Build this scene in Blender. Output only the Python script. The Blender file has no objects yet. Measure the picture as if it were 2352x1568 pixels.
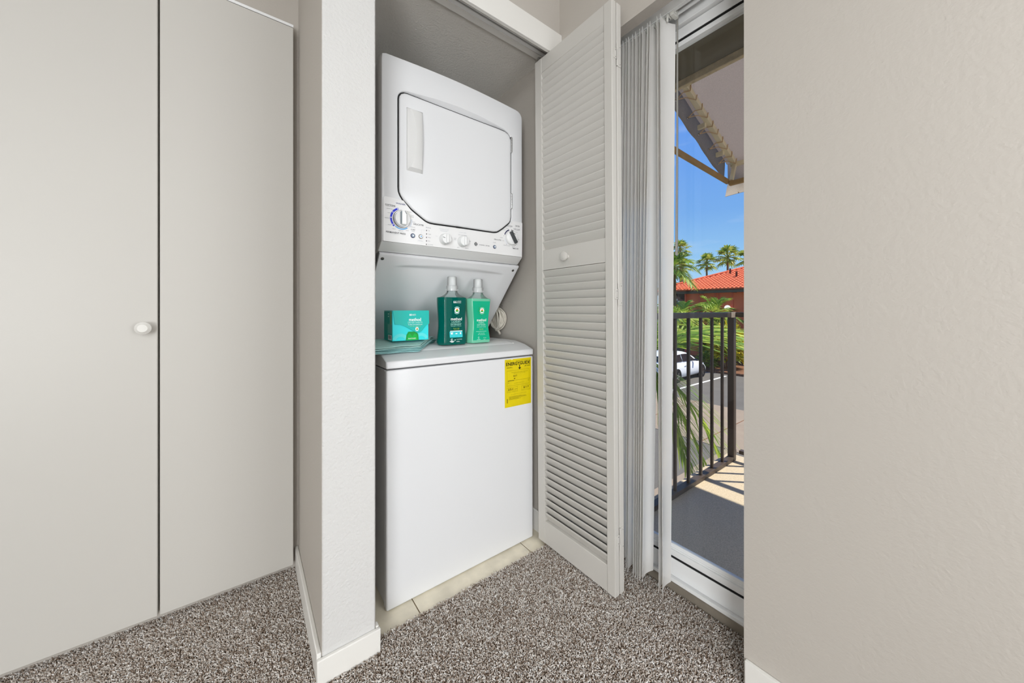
import bpy, math, random
import numpy as np
from mathutils import Vector, Matrix
from mathutils.geometry import tessellate_polygon

random.seed(7)
rng = np.random.default_rng(11)
SC = bpy.context.scene
COL = SC.collection

# ------------------------------------------------------------------ camera
YAW = 0.6498
cam_data = bpy.data.cameras.new('camera')
cam_data.sensor_width = 36.0
cam_data.lens = 36.0 * 799.1 / 2352.0
cam_data.shift_y = -72.8 / 2352.0
cam_data.clip_start = 0.02
cam_data.clip_end = 400
cam = bpy.data.objects.new('camera', cam_data)
cam.location = (0, 0, 1.06)
cam.rotation_euler = (math.radians(90), 0, -YAW)
COL.objects.link(cam)
SC.camera = cam

# ------------------------------------------------------------------ world, sun, fill lights, exposure
world = bpy.data.worlds.new('sky')
SC.world = world
world.use_nodes = True
wn, wl = world.node_tree.nodes, world.node_tree.links
wn.clear()
w_out = wn.new('ShaderNodeOutputWorld')
w_bg = wn.new('ShaderNodeBackground')
w_bg.inputs['Strength'].default_value = 1.0
w_tc = wn.new('ShaderNodeTexCoord')
w_sep = wn.new('ShaderNodeSeparateXYZ')
wl.new(w_tc.outputs['Generated'], w_sep.inputs[0])
w_ramp = wn.new('ShaderNodeValToRGB')
wl.new(w_sep.outputs['Z'], w_ramp.inputs[0])
els = w_ramp.color_ramp.elements
els[0].position = 0.0
els[0].color = (0.52, 0.76, 0.97, 1)
els[1].position = 1.0
els[1].color = (0.05, 0.16, 0.60, 1)
for p_, c_ in ((0.12, (0.33, 0.61, 0.94, 1)), (0.24, (0.20, 0.44, 0.89, 1)), (0.42, (0.14, 0.35, 0.90, 1))):
    e_ = els.new(p_)
    e_.color = c_
w_map = wn.new('ShaderNodeMapping')
w_map.inputs['Scale'].default_value = (2.0, 2.0, 9.0)
w_map.inputs['Rotation'].default_value = (0.25, 0.1, 0.3)
wl.new(w_tc.outputs['Generated'], w_map.inputs[0])
w_noise = wn.new('ShaderNodeTexNoise')
w_noise.inputs['Scale'].default_value = 2.2
w_noise.inputs['Detail'].default_value = 6
wl.new(w_map.outputs[0], w_noise.inputs['Vector'])
w_cr = wn.new('ShaderNodeValToRGB')
w_cr.color_ramp.elements[0].position = 0.56
w_cr.color_ramp.elements[0].color = (0, 0, 0, 1)
w_cr.color_ramp.elements[1].position = 0.85
w_cr.color_ramp.elements[1].color = (0.35, 0.35, 0.35, 1)
wl.new(w_noise.outputs[0], w_cr.inputs[0])
w_mix = wn.new('ShaderNodeMixRGB')
wl.new(w_cr.outputs[0], w_mix.inputs[0])
wl.new(w_ramp.outputs[0], w_mix.inputs[1])
w_mix.inputs[2].default_value = (0.92, 0.95, 1.0, 1)
wl.new(w_mix.outputs[0], w_bg.inputs['Color'])
wl.new(w_bg.outputs[0], w_out.inputs[0])

sun_d = bpy.data.lights.new('sun', 'SUN')
sun_d.energy = 6.6
sun_d.angle = math.radians(0.6)
sun_d.color = (1.0, 0.93, 0.82)
sun = bpy.data.objects.new('sun', sun_d)
sun_dir = Vector((0.73 * 0.515, -0.69 * 0.515, 0.857))       # towards the sun
sun.rotation_euler = sun_dir.to_track_quat('Z', 'Y').to_euler()
sun.location = (6, -5, 12)
COL.objects.link(sun)


def area(name, loc, target, sx, sy, watts, color=(1, 1, 1)):
    d = bpy.data.lights.new(name, 'AREA')
    d.shape = 'RECTANGLE'
    d.size, d.size_y = sx, sy
    d.energy = watts
    d.color = color
    o = bpy.data.objects.new(name, d)
    o.location = loc
    o.rotation_euler = (Vector(loc) - Vector(target)).to_track_quat('Z', 'Y').to_euler()
    COL.objects.link(o)
    return o


area('side_fill', (1.05, -0.85, 1.15), (0.55, 0.7, 0.7), 1.2, 1.9, 26.5, (0.96, 0.98, 1.0))  # added fill panel inside the room, unseen, imitates daylight from the right
area('ceiling_fill', (-1.25, -1.5, 2.55), (-0.6, -0.3, 0.0), 2.2, 2.0, 78, (0.97, 0.99, 1.0))  # added fill panel under the ceiling, unseen and without a fixture
area('low_fill', (-1.8, -1.75, 1.0), (0.8, 0.75, 1.3), 1.1, 1.3, 68, (0.97, 0.99, 1.0))  # added low fill panel, unseen, brightens the closet and undersides

SC.view_settings.view_transform = 'Standard'
SC.view_settings.look = 'None'
SC.view_settings.exposure = 0.0
SC.view_settings.gamma = 1.0
SC.view_settings.use_curve_mapping = False
SC.cycles.use_denoising = True
SC.cycles.max_bounces = 12
SC.cycles.diffuse_bounces = 6
SC.cycles.transparent_max_bounces = 24
SC.cycles.sample_clamp_indirect = 6.0


# ------------------------------------------------------------------ materials
def lin(c):
    return tuple(((v / 255) / 12.92 if v / 255 <= 0.04045 else ((v / 255 + 0.055) / 1.055) ** 2.4) for v in c) + (1.0,)


def mat(name, rgb, rough=0.6, spec=0.5, bump=None, vary=None, metal=0.0, trans=0.0, ior=1.45, coat=0.0, sss=0.0):
    """rgb in sRGB 0..255; bump=(scale, strength, distance); vary=(scale, amount)"""
    m = bpy.data.materials.new(name)
    m.use_nodes = True
    n, l = m.node_tree.nodes, m.node_tree.links
    b = n['Principled BSDF']
    b.inputs['Base Color'].default_value = lin(rgb)
    b.inputs['Roughness'].default_value = rough
    b.inputs['Specular IOR Level'].default_value = spec
    b.inputs['Metallic'].default_value = metal
    b.inputs['Transmission Weight'].default_value = trans
    b.inputs['IOR'].default_value = ior
    b.inputs['Coat Weight'].default_value = coat
    tc = None
    if bump or vary:
        tc = n.new('ShaderNodeTexCoord')
    if bump:
        t = n.new('ShaderNodeTexNoise')
        t.inputs['Scale'].default_value = bump[0]
        t.inputs['Detail'].default_value = 4
        l.new(tc.outputs['Object'], t.inputs['Vector'])
        bp = n.new('ShaderNodeBump')
        bp.inputs['Strength'].default_value = bump[1]
        bp.inputs['Distance'].default_value = bump[2]
        l.new(t.outputs[0], bp.inputs['Height'])
        l.new(bp.outputs[0], b.inputs['Normal'])
    if vary:
        t = n.new('ShaderNodeTexNoise')
        t.inputs['Scale'].default_value = vary[0]
        t.inputs['Detail'].default_value = 5
        l.new(tc.outputs['Object'], t.inputs['Vector'])
        h = n.new('ShaderNodeHueSaturation')
        h.inputs['Color'].default_value = lin(rgb)
        mr = n.new('ShaderNodeMapRange')
        mr.inputs[1].default_value = 0.3
        mr.inputs[2].default_value = 0.7
        mr.inputs[3].default_value = 1 - vary[1]
        mr.inputs[4].default_value = 1 + vary[1]
        l.new(t.outputs[0], mr.inputs[0])
        l.new(mr.outputs[0], h.inputs['Value'])
        l.new(h.outputs[0], b.inputs['Base Color'])
    return m


def glass_mat(name, tint=(0.97, 0.985, 0.98)):
    m = bpy.data.materials.new(name)
    m.use_nodes = True
    n, l = m.node_tree.nodes, m.node_tree.links
    n.clear()
    o = n.new('ShaderNodeOutputMaterial')
    t = n.new('ShaderNodeBsdfTransparent')
    t.inputs[0].default_value = tint + (1,)
    g = n.new('ShaderNodeBsdfGlossy')
    g.inputs['Roughness'].default_value = 0.01
    f = n.new('ShaderNodeFresnel')
    f.inputs[0].default_value = 1.3
    mx = n.new('ShaderNodeMixShader')
    l.new(f.outputs[0], mx.inputs[0])
    l.new(t.outputs[0], mx.inputs[1])
    l.new(g.outputs[0], mx.inputs[2])
    l.new(mx.outputs[0], o.inputs[0])
    return m


def clear_plastic(name, rgb, alpha_mix=0.45, rough=0.08):
    """thin translucent plastic: principled body mixed with plain transparency"""
    m = mat(name, rgb, 0.5, 0.0)
    n, l = m.node_tree.nodes, m.node_tree.links
    t = n.new('ShaderNodeBsdfTransparent')
    t.inputs[0].default_value = lin(rgb)
    mx = n.new('ShaderNodeMixShader')
    mx.inputs[0].default_value = alpha_mix
    l.new(t.outputs[0], mx.inputs[1])
    l.new(n['Principled BSDF'].outputs[0], mx.inputs[2])
    g = n.new('ShaderNodeBsdfGlossy')
    g.inputs['Roughness'].default_value = rough
    f = n.new('ShaderNodeFresnel')
    f.inputs[0].default_value = 1.5
    mg = n.new('ShaderNodeMixShader')
    l.new(f.outputs[0], mg.inputs[0])
    l.new(mx.outputs[0], mg.inputs[1])
    l.new(g.outputs[0], mg.inputs[2])
    l.new(mg.outputs[0], n['Material Output'].inputs[0])
    return m


def leaf_mat(name, rgb, rgb2, rough=0.45):
    m = mat(name, rgb, rough, 0.4)
    n, l = m.node_tree.nodes, m.node_tree.links
    g = n.new('ShaderNodeNewGeometry')
    r = n.new('ShaderNodeValToRGB')
    r.color_ramp.elements[0].color = lin(rgb)
    r.color_ramp.elements[1].color = lin(rgb2)
    l.new(g.outputs['Random Per Island'], r.inputs[0])
    l.new(r.outputs[0], n['Principled BSDF'].inputs['Base Color'])
    tr = n.new('ShaderNodeBsdfTranslucent')
    l.new(r.outputs[0], tr.inputs[0])
    mx = n.new('ShaderNodeMixShader')
    mx.inputs[0].default_value = 0.3
    l.new(n['Principled BSDF'].outputs[0], mx.inputs[1])
    l.new(tr.outputs[0], mx.inputs[2])
    l.new(mx.outputs[0], n['Material Output'].inputs[0])
    return m


M = {}
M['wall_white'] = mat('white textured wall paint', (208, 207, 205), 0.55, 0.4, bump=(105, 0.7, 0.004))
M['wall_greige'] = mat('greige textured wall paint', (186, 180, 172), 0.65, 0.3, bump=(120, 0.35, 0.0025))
M['closet_paint'] = mat('closet knockdown paint', (226, 223, 217), 0.65, 0.3, bump=(130, 0.6, 0.004))
M['trim'] = mat('white trim paint', (226, 224, 219), 0.4, 0.5, bump=(18, 0.12, 0.002))
M['door_paint'] = mat('louver door paint', (200, 197, 191), 0.42, 0.45, bump=(60, 0.1, 0.001))
M['enamel'] = mat('white appliance enamel', (222, 223, 225), 0.14, 0.5)
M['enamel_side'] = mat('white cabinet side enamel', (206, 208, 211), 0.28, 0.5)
M['panel_print'] = mat('white control panel plastic', (228, 228, 228), 0.2, 0.5)
M['bezel'] = mat('white moulded plastic', (220, 220, 219), 0.3, 0.5)
M['dark_gap'] = mat('dark rubber and shaded gaps', (38, 38, 38), 0.7, 0.2)  # real rubber, and dark colour for slots and gaps that are only shaded
M['ink_d'] = mat('black print', (50, 50, 54), 0.5, 0.2)
M['ink_n'] = mat('navy print', (58, 66, 120), 0.5, 0.2)
M['ink_g'] = mat('grey print', (132, 134, 140), 0.5, 0.2)
M['ink_p'] = mat('pale grey print', (188, 192, 198), 0.5, 0.2)
M['blue'] = mat('blue dial arc', (22, 44, 206), 0.4, 0.4)
M['sky_blue'] = mat('light blue dial arc', (92, 172, 232), 0.4, 0.4)
M['pale_arc'] = mat('pale grey dial arc', (212, 217, 224), 0.4, 0.4)
M['cream_arc'] = mat('off white dial arc', (222, 222, 218), 0.4, 0.4)
M['navy_arc'] = mat('navy dial arc', (36, 40, 78), 0.4, 0.4)
M['knob'] = mat('white knob plastic', (232, 233, 233), 0.18, 0.5)
M['knob_shade'] = mat('grey green grip shadow', (118, 134, 142), 0.3, 0.5)
M['pointer'] = mat('charcoal pointer inlay', (62, 66, 68), 0.35, 0.5)
M['button'] = mat('blue grey button', (140, 155, 172), 0.25, 0.5)
M['chrome'] = mat('bright chrome', (205, 205, 205), 0.2, 0.5, metal=1.0)
M['screw'] = mat('steel screw', (120, 118, 114), 0.35, 0.5, metal=0.9)
M['yellow'] = mat('yellow label paper', (218, 197, 0), 0.5, 0.35, vary=(30, 0.05))
M['label_ink'] = mat('black label ink', (28, 26, 14), 0.6, 0.2)
M['teal_box'] = mat('teal carton', (0, 182, 172), 0.4, 0.4)
M['aqua_box'] = mat('aqua carton', (38, 216, 222), 0.4, 0.4)
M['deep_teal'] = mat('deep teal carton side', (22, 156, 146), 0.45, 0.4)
M['carton_raw'] = mat('raw cardboard edge', (170, 136, 110), 0.8, 0.2)
M['print_white'] = mat('white print', (244, 248, 248), 0.5, 0.2)
M['print_soft'] = mat('pale aqua print', (170, 226, 216), 0.5, 0.2)
M['print_lime'] = mat('lime print', (178, 206, 40), 0.5, 0.2)
M['print_green'] = mat('green print', (30, 178, 72), 0.5, 0.2)
M['print_leaf'] = mat('green leaf print', (36, 152, 66), 0.5, 0.2)
M['print_orange'] = mat('orange print', (240, 120, 30), 0.5, 0.2)
M['print_aqua'] = mat('aqua print', (58, 202, 210), 0.5, 0.2)
M['print_mid'] = mat('mid aqua print', (96, 220, 222), 0.5, 0.2)
M['detergent'] = mat('dark teal detergent', (0, 120, 108), 0.06, 0.5, trans=0.55, ior=1.36)
M['softener'] = mat('mint fabric softener', (120, 204, 170), 0.1, 0.5, trans=0.12)
M['softener_label'] = mat('emerald label film', (0, 176, 134), 0.25, 0.5)
M['softener_flower'] = mat('green flower print', (24, 166, 84), 0.3, 0.4)
M['softener_line'] = mat('deep emerald line', (0, 158, 120), 0.3, 0.4)
M['bottle_clear'] = clear_plastic('clear bottle plastic', (238, 246, 246), 0.16, 0.05)
M['cap_clear'] = clear_plastic('frosted clear cap', (250, 252, 252), 0.38, 0.06)
M['towel'] = mat('pale blue green terry', (148, 194, 194), 0.95, 0.1, bump=(420, 0.5, 0.002), vary=(60, 0.05))
M['towel2'] = mat('light aqua terry', (166, 202, 198), 0.95, 0.1, bump=(420, 0.5, 0.002), vary=(60, 0.05))
M['cord'] = mat('off white cord', (214, 208, 196), 0.7, 0.3)
M['tile'] = mat('beige floor tile', (228, 220, 200), 0.35, 0.5, vary=(14, 0.12), bump=(30, 0.1, 0.002))
M['grout'] = mat('brown grey grout', (150, 136, 114), 0.9, 0.1, vary=(40, 0.1))
M['backing'] = mat('carpet backing', (96, 80, 66), 0.95, 0.05)
M['alum'] = mat('white aluminium frame', (240, 241, 241), 0.35, 0.5)
M['alum_mill'] = mat('mill aluminium sill', (170, 170, 168), 0.4, 0.5, metal=0.7)
M['sill_stone'] = mat('grey brown concrete sill', (136, 128, 116), 0.85, 0.2, vary=(14, 0.12))
M['glass'] = glass_mat('window glass')
M['carrier'] = mat('clear blind carrier plastic', (226, 226, 220), 0.25, 0.5)
M['wand'] = mat('grey wand plastic', (150, 148, 142), 0.35, 0.5)
M['vane'] = mat('white pvc vane', (250, 249, 247), 0.22, 0.5)
n_, l_ = M['vane'].node_tree.nodes, M['vane'].node_tree.links
t_ = n_.new('ShaderNodeBsdfTranslucent')
t_.inputs[0].default_value = (0.96, 0.92, 0.86, 1)
x_ = n_.new('ShaderNodeMixShader')
x_.inputs[0].default_value = 0.16
l_.new(n_['Principled BSDF'].outputs[0], x_.inputs[1])
l_.new(t_.outputs[0], x_.inputs[2])
l_.new(x_.outputs[0], n_['Material Output'].inputs[0])
# outdoors
M['balcony'] = mat('tan coated concrete', (190, 174, 150), 0.85, 0.2, vary=(210, 0.2), bump=(160, 0.2, 0.002))
M['bronze'] = mat('dark bronze railing paint', (70, 58, 50), 0.45, 0.5)
M['bronze_pale'] = mat('pale bronze rail bracket', (150, 136, 124), 0.5, 0.5)  # paler colour than the railing paint, for the corner bracket
M['awning'] = mat('grey brown awning canvas', (158, 149, 143), 0.9, 0.1, vary=(160, 0.22), bump=(260, 0.4, 0.002))
n_, l_ = M['awning'].node_tree.nodes, M['awning'].node_tree.links
t_ = n_.new('ShaderNodeBsdfTranslucent')
t_.inputs[0].default_value = lin((220, 211, 206))
x_ = n_.new('ShaderNodeMixShader')
x_.inputs[0].default_value = 0.45
l_.new(n_['Principled BSDF'].outputs[0], x_.inputs[1])
l_.new(t_.outputs[0], x_.inputs[2])
l_.new(x_.outputs[0], n_['Material Output'].inputs[0])
M['awning_frame'] = mat('cream awning tube', (246, 232, 198), 0.5, 0.4)
M['awning_strut'] = mat('ochre weathered tube', (170, 134, 84), 0.6, 0.3, vary=(12, 0.15))
M['rope'] = mat('tan rope', (214, 180, 138), 0.9, 0.1)
M['soffit'] = mat('dark brown soffit', (112, 106, 92), 0.85, 0.1, vary=(3, 0.15))
M['beam'] = mat('weathered wood beam', (206, 188, 156), 0.85, 0.15, vary=(26, 0.2), bump=(40, 0.5, 0.006))
M['stucco'] = mat('exterior stucco', (186, 176, 160), 0.9, 0.1)
M['asphalt'] = mat('asphalt', (104, 100, 94), 0.9, 0.2, vary=(1.2, 0.07))
M['sidewalk'] = mat('tan sidewalk', (148, 133, 116), 0.9, 0.2, vary=(2, 0.06))
M['line'] = mat('white parking line', (236, 236, 232), 0.8, 0.2)
M['mulch'] = mat('brown mulch', (128, 92, 70), 0.95, 0.1, vary=(12, 0.3), bump=(20, 1.0, 0.05))
M['red_wall'] = mat('terracotta red wall', (246, 128, 90), 0.85, 0.2, vary=(0.8, 0.05))
M['batten'] = mat('red wood batten', (236, 116, 90), 0.8, 0.2)
M['roof_tile'] = mat('orange clay roof tile', (226, 112, 76), 0.8, 0.2, vary=(3, 0.12))
M['fascia'] = mat('dark grey fascia', (92, 86, 78), 0.7, 0.3)
M['grey_wall'] = mat('dark grey entry wall', (92, 92, 90), 0.85, 0.2)
M['pipe'] = mat('brown vent pipe', (96, 52, 36), 0.7, 0.3)
M['globe'] = mat('white globe lamp glass', (250, 246, 236), 0.3, 0.5)
M['globe'].node_tree.nodes['Principled BSDF'].inputs['Emission Color'].default_value = (1.0, 0.95, 0.85, 1)
M['globe'].node_tree.nodes['Principled BSDF'].inputs['Emission Strength'].default_value = 0.9
M['frond'] = leaf_mat('green palm leaflet', (104, 146, 40), (206, 216, 96))
M['frond_dark'] = leaf_mat('deep green palm leaflet', (62, 104, 34), (150, 176, 64))
M['fan_leaf'] = leaf_mat('fan palm leaf', (92, 136, 44), (214, 206, 96))
M['shrub'] = leaf_mat('yellow green shrub leaf', (116, 140, 34), (232, 206, 44))
M['hedge'] = leaf_mat('green shrub leaf', (64, 100, 38), (150, 170, 66))
M['trunk'] = mat('grey brown palm trunk', (132, 108, 86), 0.95, 0.1, vary=(6, 0.2), bump=(8, 1, 0.05))
M['car_paint'] = mat('white car paint', (240, 241, 244), 0.2, 0.5, coat=0.5)
M['car_glass'] = mat('dark car glass', (34, 38, 44), 0.08, 0.6)
M['tyre'] = mat('black tyre rubber', (34, 34, 36), 0.8, 0.2)
M['rim'] = mat('silver wheel rim', (200, 200, 204), 0.3, 0.5, metal=0.7)
M['lamp_red'] = mat('red lamp lens', (150, 30, 26), 0.2, 0.5)

# ------------------------------------------------------------------ geometry helpers
ORIGIN = {}


class MB:
    def __init__(self):
        self.v, self.f, self.m = [], [], []

    def add(self, vs, fs, mi=0):
        o = len(self.v)
        self.v += [tuple(p) for p in vs]
        self.f += [tuple(i + o for i in f) for f in fs]
        self.m += [mi] * len(fs)
        return self

    def box(self, x0, x1, y0, y1, z0, z1, mi=0):
        vs = [(x, y, z) for z in (z0, z1) for y in (y0, y1) for x in (x0, x1)]
        return self.add(vs, [(0, 2, 3, 1), (4, 5, 7, 6), (0, 1, 5, 4), (2, 6, 7, 3), (0, 4, 6, 2), (1, 3, 7, 5)], mi)

    def obox(self, c, ux, uy, uz, mi=0):
        """box round c with half axes ux, uy, uz"""
        c, ux, uy, uz = Vector(c), Vector(ux), Vector(uy), Vector(uz)
        vs = [c + a * ux + b * uy + d * uz for d in (-1, 1) for b in (-1, 1) for a in (-1, 1)]
        return self.add(vs, [(0, 2, 3, 1), (4, 5, 7, 6), (0, 1, 5, 4), (2, 6, 7, 3), (0, 4, 6, 2), (1, 3, 7, 5)], mi)

    def bar(self, a, b, w, h, up=(0, 0, 1), mi=0):
        a, b = Vector(a), Vector(b)
        d = (b - a).normalized()
        s = d.cross(Vector(up)).normalized()
        u = s.cross(d).normalized()
        return self.obox((a + b) / 2, (b - a) / 2, s * (w / 2), u * (h / 2), mi)

    def prism(self, poly, fn, a0, a1, mi=0):
        """poly 2-D, fn(u, v, a) -> 3-D"""
        n = len(poly)
        vs = [fn(u, v, a0) for u, v in poly] + [fn(u, v, a1) for u, v in poly]
        fs = [(i, (i + 1) % n, n + (i + 1) % n, n + i) for i in range(n)]
        tri = tessellate_polygon([[Vector((u, v, 0)) for u, v in poly]])
        fs += [tuple(t) for t in tri] + [tuple(n + i for i in reversed(t)) for t in tri]
        return self.add(vs, fs, mi)

    def flat(self, poly, fn, mi=0):
        tri = tessellate_polygon([[Vector((u, v, 0)) for u, v in poly]])
        return self.add([fn(u, v) for u, v in poly], [tuple(t) for t in tri], mi)

    def tube(self, pts, r, n=8, mi=0, cap=True):
        pts = [Vector(p) for p in pts]
        rs = r if isinstance(r, (list, tuple)) else [r] * len(pts)
        vs, fs = [], []
        ref = Vector((0.31, 0.17, 0.93))
        for i, p in enumerate(pts):
            d = (pts[min(i + 1, len(pts) - 1)] - pts[max(i - 1, 0)]).normalized()
            if abs(d.dot(ref)) > 0.98:
                ref = Vector((0.9, 0.3, 0.1))
            a = d.cross(ref).normalized()
            b = d.cross(a)
            for k in range(n):
                t = 2 * math.pi * k / n
                vs.append(p + rs[i] * (math.cos(t) * a + math.sin(t) * b))
        for i in range(len(pts) - 1):
            for k in range(n):
                k2 = (k + 1) % n
                fs.append((i * n + k, i * n + k2, (i + 1) * n + k2, (i + 1) * n + k))
        if cap:
            fs.append(tuple(reversed(range(n))))
            fs.append(tuple((len(pts) - 1) * n + k for k in range(n)))
        return self.add(vs, fs, mi)

    def lathe(self, prof, c, axis=(0, 0, 1), n=20, mi=0):
        """prof [(r, h)] round axis through c"""
        ax = Vector(axis).normalized()
        ref = Vector((0, 0, 1)) if abs(ax.z) < 0.9 else Vector((1, 0, 0))
        a = ax.cross(ref).normalized()
        b = ax.cross(a)
        c = Vector(c)
        vs, fs = [], []
        for r, h in prof:
            for k in range(n):
                t = 2 * math.pi * k / n
                vs.append(c + ax * h + max(r, 1e-5) * (math.cos(t) * a + math.sin(t) * b))
        for i in range(len(prof) - 1):
            for k in range(n):
                k2 = (k + 1) % n
                fs.append((i * n + k, i * n + k2, (i + 1) * n + k2, (i + 1) * n + k))
        fs.append(tuple(reversed(range(n))))
        fs.append(tuple((len(prof) - 1) * n + k for k in range(n)))
        return self.add(vs, fs, mi)

    def rings(self, rings, mi=0, cap0=True, cap1=True):
        n = len(rings[0])
        vs = [p for r in rings for p in r]
        fs = [(i * n + k, i * n + (k + 1) % n, (i + 1) * n + (k + 1) % n, (i + 1) * n + k)
              for i in range(len(rings) - 1) for k in range(n)]
        if cap0:
            fs.append(tuple(reversed(range(n))))
        if cap1:
            fs.append(tuple((len(rings) - 1) * n + k for k in range(n)))
        return self.add(vs, fs, mi)

    def build(self, name, mats, parent=None, bevel=None, smooth=None, seg=2, fixn=True):
        me = bpy.data.meshes.new(name)
        off = ORIGIN.get(parent.name, Vector((0, 0, 0))) if parent else Vector((0, 0, 0))
        me.from_pydata([tuple(Vector(p) - off) for p in self.v], [], self.f)
        for mm in (mats if isinstance(mats, (list, tuple)) else [mats]):
            me.materials.append(mm)
        if any(self.m):
            me.polygons.foreach_set('material_index', self.m)
        if fixn:
            import bmesh
            bm = bmesh.new()
            bm.from_mesh(me)
            bmesh.ops.recalc_face_normals(bm, faces=bm.faces)
            bm.to_mesh(me)
            bm.free()
        if smooth is not None:
            me.polygons.foreach_set('use_smooth', [True] * len(me.polygons))
            me.set_sharp_from_angle(angle=math.radians(smooth))
        me.update()
        o = bpy.data.objects.new(name, me)
        COL.objects.link(o)
        if parent:
            o.parent = parent
        ORIGIN[o.name] = off
        if bevel:
            md = o.modifiers.new('edge', 'BEVEL')
            md.width = bevel
            md.segments = seg
            md.limit_method = 'ANGLE'
            md.angle_limit = math.radians(40)
            md.harden_normals = False
            me.polygons.foreach_set('use_smooth', [True] * len(me.polygons))
            me.set_sharp_from_angle(angle=math.radians(60))
        return o


def tag(o, label, cat, group=None):
    o['label'] = label
    o['category'] = cat
    if group:
        o['group'] = group
    return o


def thing(name, loc, label, cat, group=None):
    o = bpy.data.objects.new(name, None)
    o.empty_display_size = 0.05
    o.location = loc
    COL.objects.link(o)
    ORIGIN[o.name] = Vector(loc)
    return tag(o, label, cat, group)


def struct(o):
    o['kind'] = 'structure'
    return o


def dup(o, parent, loc=None):
    c = o.copy()
    COL.objects.link(c)
    c.parent = parent
    if loc is not None:
        c.location = loc
    ORIGIN[c.name] = ORIGIN.get(o.name, Vector((0, 0, 0)))
    return c


# printed text: queued, converted to flat meshes in one go
TEXTS = []
BOLD = ('ENERGYGUIDE', '251', '$17', '$27', 'method', '66', '80', 'WASHER', 'COTTONS', 'DELICATES', 'PERMANENT PRESS', 'DRYER', 'TIMED DRY')


def text(s, fn, cu, cv, w, h, layer):
    """string fitted to a w x h box centred on (cu, cv) of the surface fn(u, v)"""
    TEXTS.append((s, fn, cu, cv, w, h, layer))


def flush_texts(layers):
    """layers: key -> (object name, material, parent)"""
    tmp = []
    for s, fn, cu, cv, w, h, key in TEXTS:
        cu_ = bpy.data.curves.new('text', 'FONT')
        cu_.body = s
        if s in BOLD:
            cu_.offset = 0.028 if s == 'ENERGYGUIDE' else 0.010
        cu_.resolution_u = 3
        o = bpy.data.objects.new('text', cu_)
        COL.objects.link(o)
        tmp.append(o)
    bpy.context.view_layer.update()
    dg = bpy.context.evaluated_depsgraph_get()
    bags = {}
    for o, (s, fn, cu, cv, w, h, key) in zip(tmp, TEXTS):
        me = o.evaluated_get(dg).to_mesh()
        vs = [tuple(v.co) for v in me.vertices]
        fs = [tuple(p.vertices) for p in me.polygons]
        o.evaluated_get(dg).to_mesh_clear()
        if not vs:
            continue
        x0, x1 = min(v[0] for v in vs), max(v[0] for v in vs)
        y0, y1 = min(v[1] for v in vs), max(v[1] for v in vs)
        sx, sy = w / max(x1 - x0, 1e-6), h / max(y1 - y0, 1e-6)
        bags.setdefault(key, MB()).add([fn(cu + (v[0] - (x0 + x1) / 2) * sx, cv + (v[1] - (y0 + y1) / 2) * sy) for v in vs], fs)
    for o in tmp:
        c = o.data
        bpy.data.objects.remove(o)
        bpy.data.curves.remove(c)
    for key, mb in bags.items():
        nm, mm, par = layers[key]
        EXTRA[key] = mb.build(nm, mm, par, fixn=False)


EXTRA = {}


def rrect(x0, x1, y0, y1, r, n=6):
    out = []
    for cx, cy, a0 in ((x1 - r, y1 - r, 0), (x0 + r, y1 - r, 90), (x0 + r, y0 + r, 180), (x1 - r, y0 + r, 270)):
        for k in range(n + 1):
            a = math.radians(a0 + 90 * k / n)
            out.append((cx + r * math.cos(a), cy + r * math.sin(a)))
    return out


def circle(cx, cy, r, n=24):
    return [(cx + r * math.cos(2 * math.pi * k / n), cy + r * math.sin(2 * math.pi * k / n)) for k in range(n)]


def arc_band(cx, cy, r0, r1, a0, a1, n=16):
    A = [math.radians(a0 + (a1 - a0) * k / n) for k in range(n + 1)]
    return [(cx + r1 * math.cos(a), cy + r1 * math.sin(a)) for a in A] + [(cx + r0 * math.cos(a), cy + r0 * math.sin(a)) for a in reversed(A)]

# ================================================================== the setting
def slab(mb, x0, x1, y0, y1, z0, z1, front=None):
    mb.box(x0, x1, y0, y1, z0, z1)
    if front is not None:
        mb.m[-4] = front            # the face towards -Y
    return mb


floor = struct(MB().box(-3.2, 1.272, -4.0, 2.2, -0.10, -0.004).build('floor', M['grout']))
tag(floor, 'floor of beige tiles in the closet and speckled carpet in the room', 'floor')
MB().box(-3.2, 1.272, -4.0, 1.150, -0.004, 0.001).box(-3.2, 0.160, 1.150, 1.70, -0.004, 0.001).build('carpet_backing', M['backing'], floor)
for x0, x1 in ((0.322, 0.4785), (0.4825, 0.9875), (0.9915, 1.111)):
    for y0, y1 in ((1.135, 1.598), (1.602, 2.048)):
        MB().box(x0, x1, y0, y1, -0.004, 0.0).build('tile', M['tile'], floor, bevel=0.0012, seg=1)

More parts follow.
